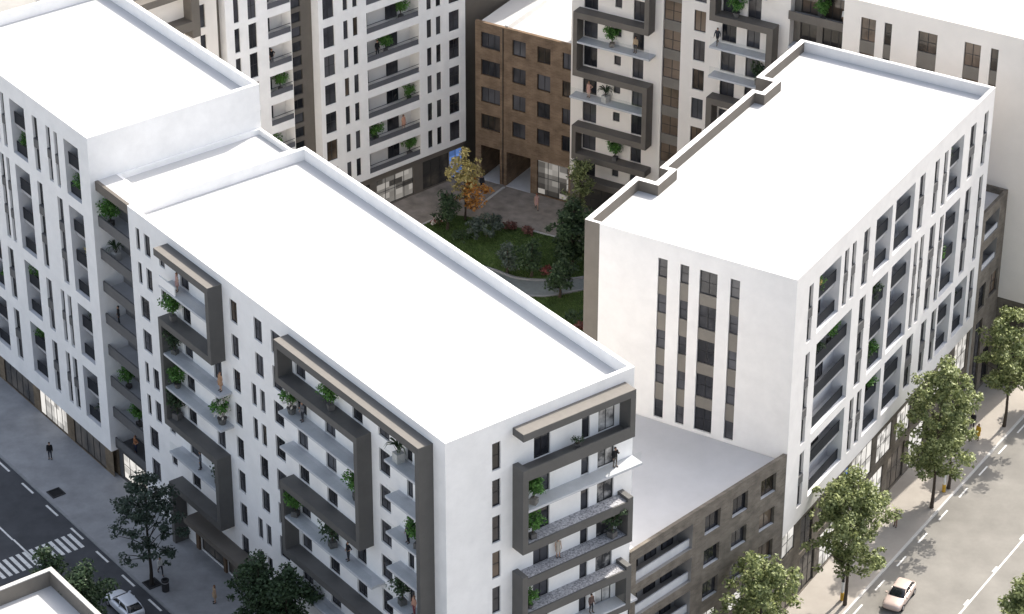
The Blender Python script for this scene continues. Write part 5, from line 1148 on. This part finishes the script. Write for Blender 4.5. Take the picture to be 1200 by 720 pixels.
def car(fr, x, y, z, deg, body, label):
    """4.1 m hatchback facing -y; stations along y loft the lower body and the cabin"""
    o = bpy.data.objects.new('parked_car', None); COL.objects.link(o); o.location = fr.w(x, y, z); o.rotation_euler = (0, 0, fr.a + R(deg)); tag(o, label, 'car')
    def loft(st, seg, name, m, parent, sub_=2):
        bm = bmesh.new(); rows = []
        for (yy, ring) in st: rows.append([bm.verts.new((px, yy, pz)) for px, pz in ring])
        k = len(rows[0])
        for i in range(len(rows) - 1):
            for j in range(k): bm.faces.new((rows[i][j], rows[i][(j + 1) % k], rows[i + 1][(j + 1) % k], rows[i + 1][j]))
        bm.faces.new(rows[0][::-1]); bm.faces.new(rows[-1])
        me = bpy.data.meshes.new(name); bm.to_mesh(me); bm.free(); ob = bpy.data.objects.new(name, me); COL.objects.link(ob)
        sm = ob.modifiers.new('s', 'SUBSURF'); sm.levels = sub_; sm.render_levels = sub_
        m2 = bpy.data.meshes.new_from_object(ob.evaluated_get(bpy.context.evaluated_depsgraph_get())); m2.name = name
        bpy.data.objects.remove(ob); m2.polygons.foreach_set('use_smooth', [True] * len(m2.polygons)); m2.materials.append(M[m]); return put(name, m2, parent)
    def ring(w, zb, zm, zt, wt): return [(-w * 0.9, zb), (w * 0.9, zb), (w, zb + 0.12), (w, zm), (wt, zt), (0, zt + 0.03), (-wt, zt), (-w, zm), (-w, zb + 0.12)]
    st = [(-2.08, ring(0.62, 0.3, 0.48, 0.56, 0.52)), (-2.03, ring(0.74, 0.24, 0.55, 0.68, 0.62)), (-1.8, ring(0.83, 0.2, 0.66, 0.80, 0.70)), (-1.2, ring(0.86, 0.2, 0.74, 0.90, 0.74)), (-0.85, ring(0.87, 0.2, 0.80, 0.95, 0.76)),
          (0.3, ring(0.87, 0.2, 0.84, 0.97, 0.78)), (1.4, ring(0.87, 0.2, 0.86, 0.99, 0.77)), (1.85, ring(0.83, 0.24, 0.84, 0.97, 0.70)), (2.02, ring(0.72, 0.3, 0.74, 0.90, 0.6)), (2.06, ring(0.6, 0.36, 0.66, 0.8, 0.5))]
    bd = loft(st, 9, 'body', body, o)
    cr_ = lambda w, z0, wt, zt: [(-w, z0), (w, z0), (wt + (w - wt) * 0.5, (z0 + zt) / 2), (wt, zt - 0.03), (wt * 0.6, zt), (-wt * 0.6, zt), (-wt, zt - 0.03), (-wt - (w - wt) * 0.5, (z0 + zt) / 2)]
    loft([(-0.98, cr_(0.70, 0.88, 0.66, 0.94)), (-0.55, cr_(0.74, 0.88, 0.64, 1.26)), (-0.2, cr_(0.76, 0.88, 0.61, 1.41)), (0.5, cr_(0.77, 0.9, 0.60, 1.46)), (1.2, cr_(0.76, 0.9, 0.59, 1.42)), (1.62, cr_(0.74, 0.9, 0.60, 1.20)), (1.9, cr_(0.68, 0.9, 0.62, 0.95))], 8, 'window_glass', 'car_glass', o)
    loft([(-0.24, cr_(0.60, 1.36, 0.585, 1.425)), (-0.1, cr_(0.625, 1.35, 0.60, 1.46)), (0.5, cr_(0.63, 1.37, 0.60, 1.50)), (1.15, cr_(0.62, 1.34, 0.59, 1.465)), (1.36, cr_(0.60, 1.28, 0.57, 1.38))], 8, 'roof', body, o)
    for s in (-1, 1):
        mb = MB(); mb.tube([(s * 0.71, -0.86, 0.9), (s * 0.66, -0.5, 1.18), (s * 0.59, -0.14, 1.38)], [0.035, 0.035, 0.03], 6); mb.build('pillar', body, o, smooth=True)
        mb = MB(); mb.tube([(s * 0.795, 0.42, 0.9), (s * 0.66, 0.45, 1.42)], [0.04, 0.035], 6); mb.build('pillar', body, o, smooth=True)
        mb = MB(); mb.tube([(s * 0.70, 1.72, 0.90), (s * 0.62, 1.44, 1.20), (s * 0.56, 1.15, 1.37)], [0.05, 0.05, 0.04], 6); mb.build('pillar', body, o, smooth=True)
        mb = MB(); mb.box(s * 0.93 - 0.09, s * 0.93 + 0.09, -0.78, -0.66, 0.95, 1.07); mb.build('side_mirror', body, o)
        mb = MB(); mb.box(s * 0.52 - 0.15, s * 0.52 + 0.15, -1.965, -1.82, 0.56, 0.67); mb.build('headlight', 'lamp_white', o)
        mb = MB(); mb.box(s * 0.60 - 0.11, s * 0.60 + 0.11, 1.8, 1.945, 0.68, 0.85); mb.build('tail_light', 'lamp_red', o)
        for yy in (-1.3, 1.3):
            mb = MB(); n0 = []; 
            mb.tube([(s * 0.70, yy, 0.31), (s * 0.885, yy, 0.31)], [0.31, 0.31], 20); w = mb.build('wheel', 'tyre', o, smooth=False)
            mb = MB(); mb.tube([(s * 0.86, yy, 0.31), (s * 0.892, yy, 0.31)], [0.2, 0.18], 14); mb.build('rim', 'rim', w)
    mb = MB(); mb.box(-0.45, 0.45, -2.0, -1.85, 0.40, 0.50); mb.build('grille', 'trim', o)
    mb = MB(); mb.box(-0.6, 0.6, 1.85, 2.0, 0.36, 0.46); mb.build('bumper', 'trim', o)
    mb = MB(); mb.box(-0.26, 0.26, 1.9, 1.985, 0.56, 0.67); mb.build('number_plate', 'paint', o)
    return o
car(CD, 7.35, 8.35, ZR + ZO - 0.12, 3, 'paint_cream', 'pale cream hatchback driving on the sunlit road by the street tree')
car(UV, 17.2, -9.0, -0.12, -90, 'paint_silver', 'silver white car on the shaded road, half hidden by the dark tree')

# ------------------------------------------------------------------ street furniture
o = bpy.data.objects.new('litter_bin', None); COL.objects.link(o); o.location = UV.w(17.05, -5.05, 0); tag(o, 'round black litter bin on the shaded pavement beside the conifer', 'litter bin')
MB().lathe([(0.30, 0.0), (0.31, 0.05), (0.31, 1.02), (0.33, 1.04), (0.33, 1.12), (0.30, 1.14), (0.22, 1.14), (0.21, 1.0)], 20).build('drum', 'trim', o)
MB().lathe([(0.322, 0.86), (0.324, 0.88), (0.324, 0.92), (0.322, 0.94)], 20).build('band', 'rim', o)
def planting_pit(x, y, w, label):
    o = bpy.data.objects.new('planting_pit', None); COL.objects.link(o); o.location = UV.w(x, y, 0); o.rotation_euler = (0, 0, UV.a); tag(o, label, 'planting pit')
    mb = MB()
    for q in ((-w, w, -w, -w + 0.12), (-w, w, w - 0.12, w), (-w, -w + 0.12, -w + 0.121, w - 0.121), (w - 0.12, w, -w + 0.121, w - 0.121)): mb.box(*q, 0.0, 0.07)
    mb.build('border', 'trim', o)
    mb = MB(); mb.box(-w + 0.121, w - 0.121, -w + 0.121, w - 0.121, -0.05, 0.03); mb.build('soil', 'tyre', o)
    return o
planting_pit(15.55, -5.45, 0.62, 'square dark planting pit around the trunk of the conifer')
planting_pit(-0.9, -5.2, 0.62, 'empty square planting pit near the kerb, below the left block')
def marker(x, y, label):
    o = bpy.data.objects.new('marker_post', None); COL.objects.link(o); o.location = CD.w(x, y, 0); tag(o, label, 'marker post', 'striped marker posts by the street trees')
    MB().lathe([(0.16, 0.0), (0.16, 0.75), (0.12, 0.8)], 14).build('base', mat('post_yellow', (0.55, 0.33, 0.04), 0.6, 0.1, 3), o)
    MB().lathe([(0.12, 0.801), (0.12, 1.9)], 14).build('shaft', 'paint', o)
    MB().lathe([(0.125, 1.901), (0.125, 2.9), (0.08, 2.95)], 14).build('cap', 'trim', o)
marker(3.25, 5.7, 'white and yellow post with dark top beside the tree nearest to the pale car')
marker(4.05, 25.2, 'white and yellow post with dark top behind the tallest street tree')
for o in bpy.data.objects:
    if 'base' in o: del o['base']
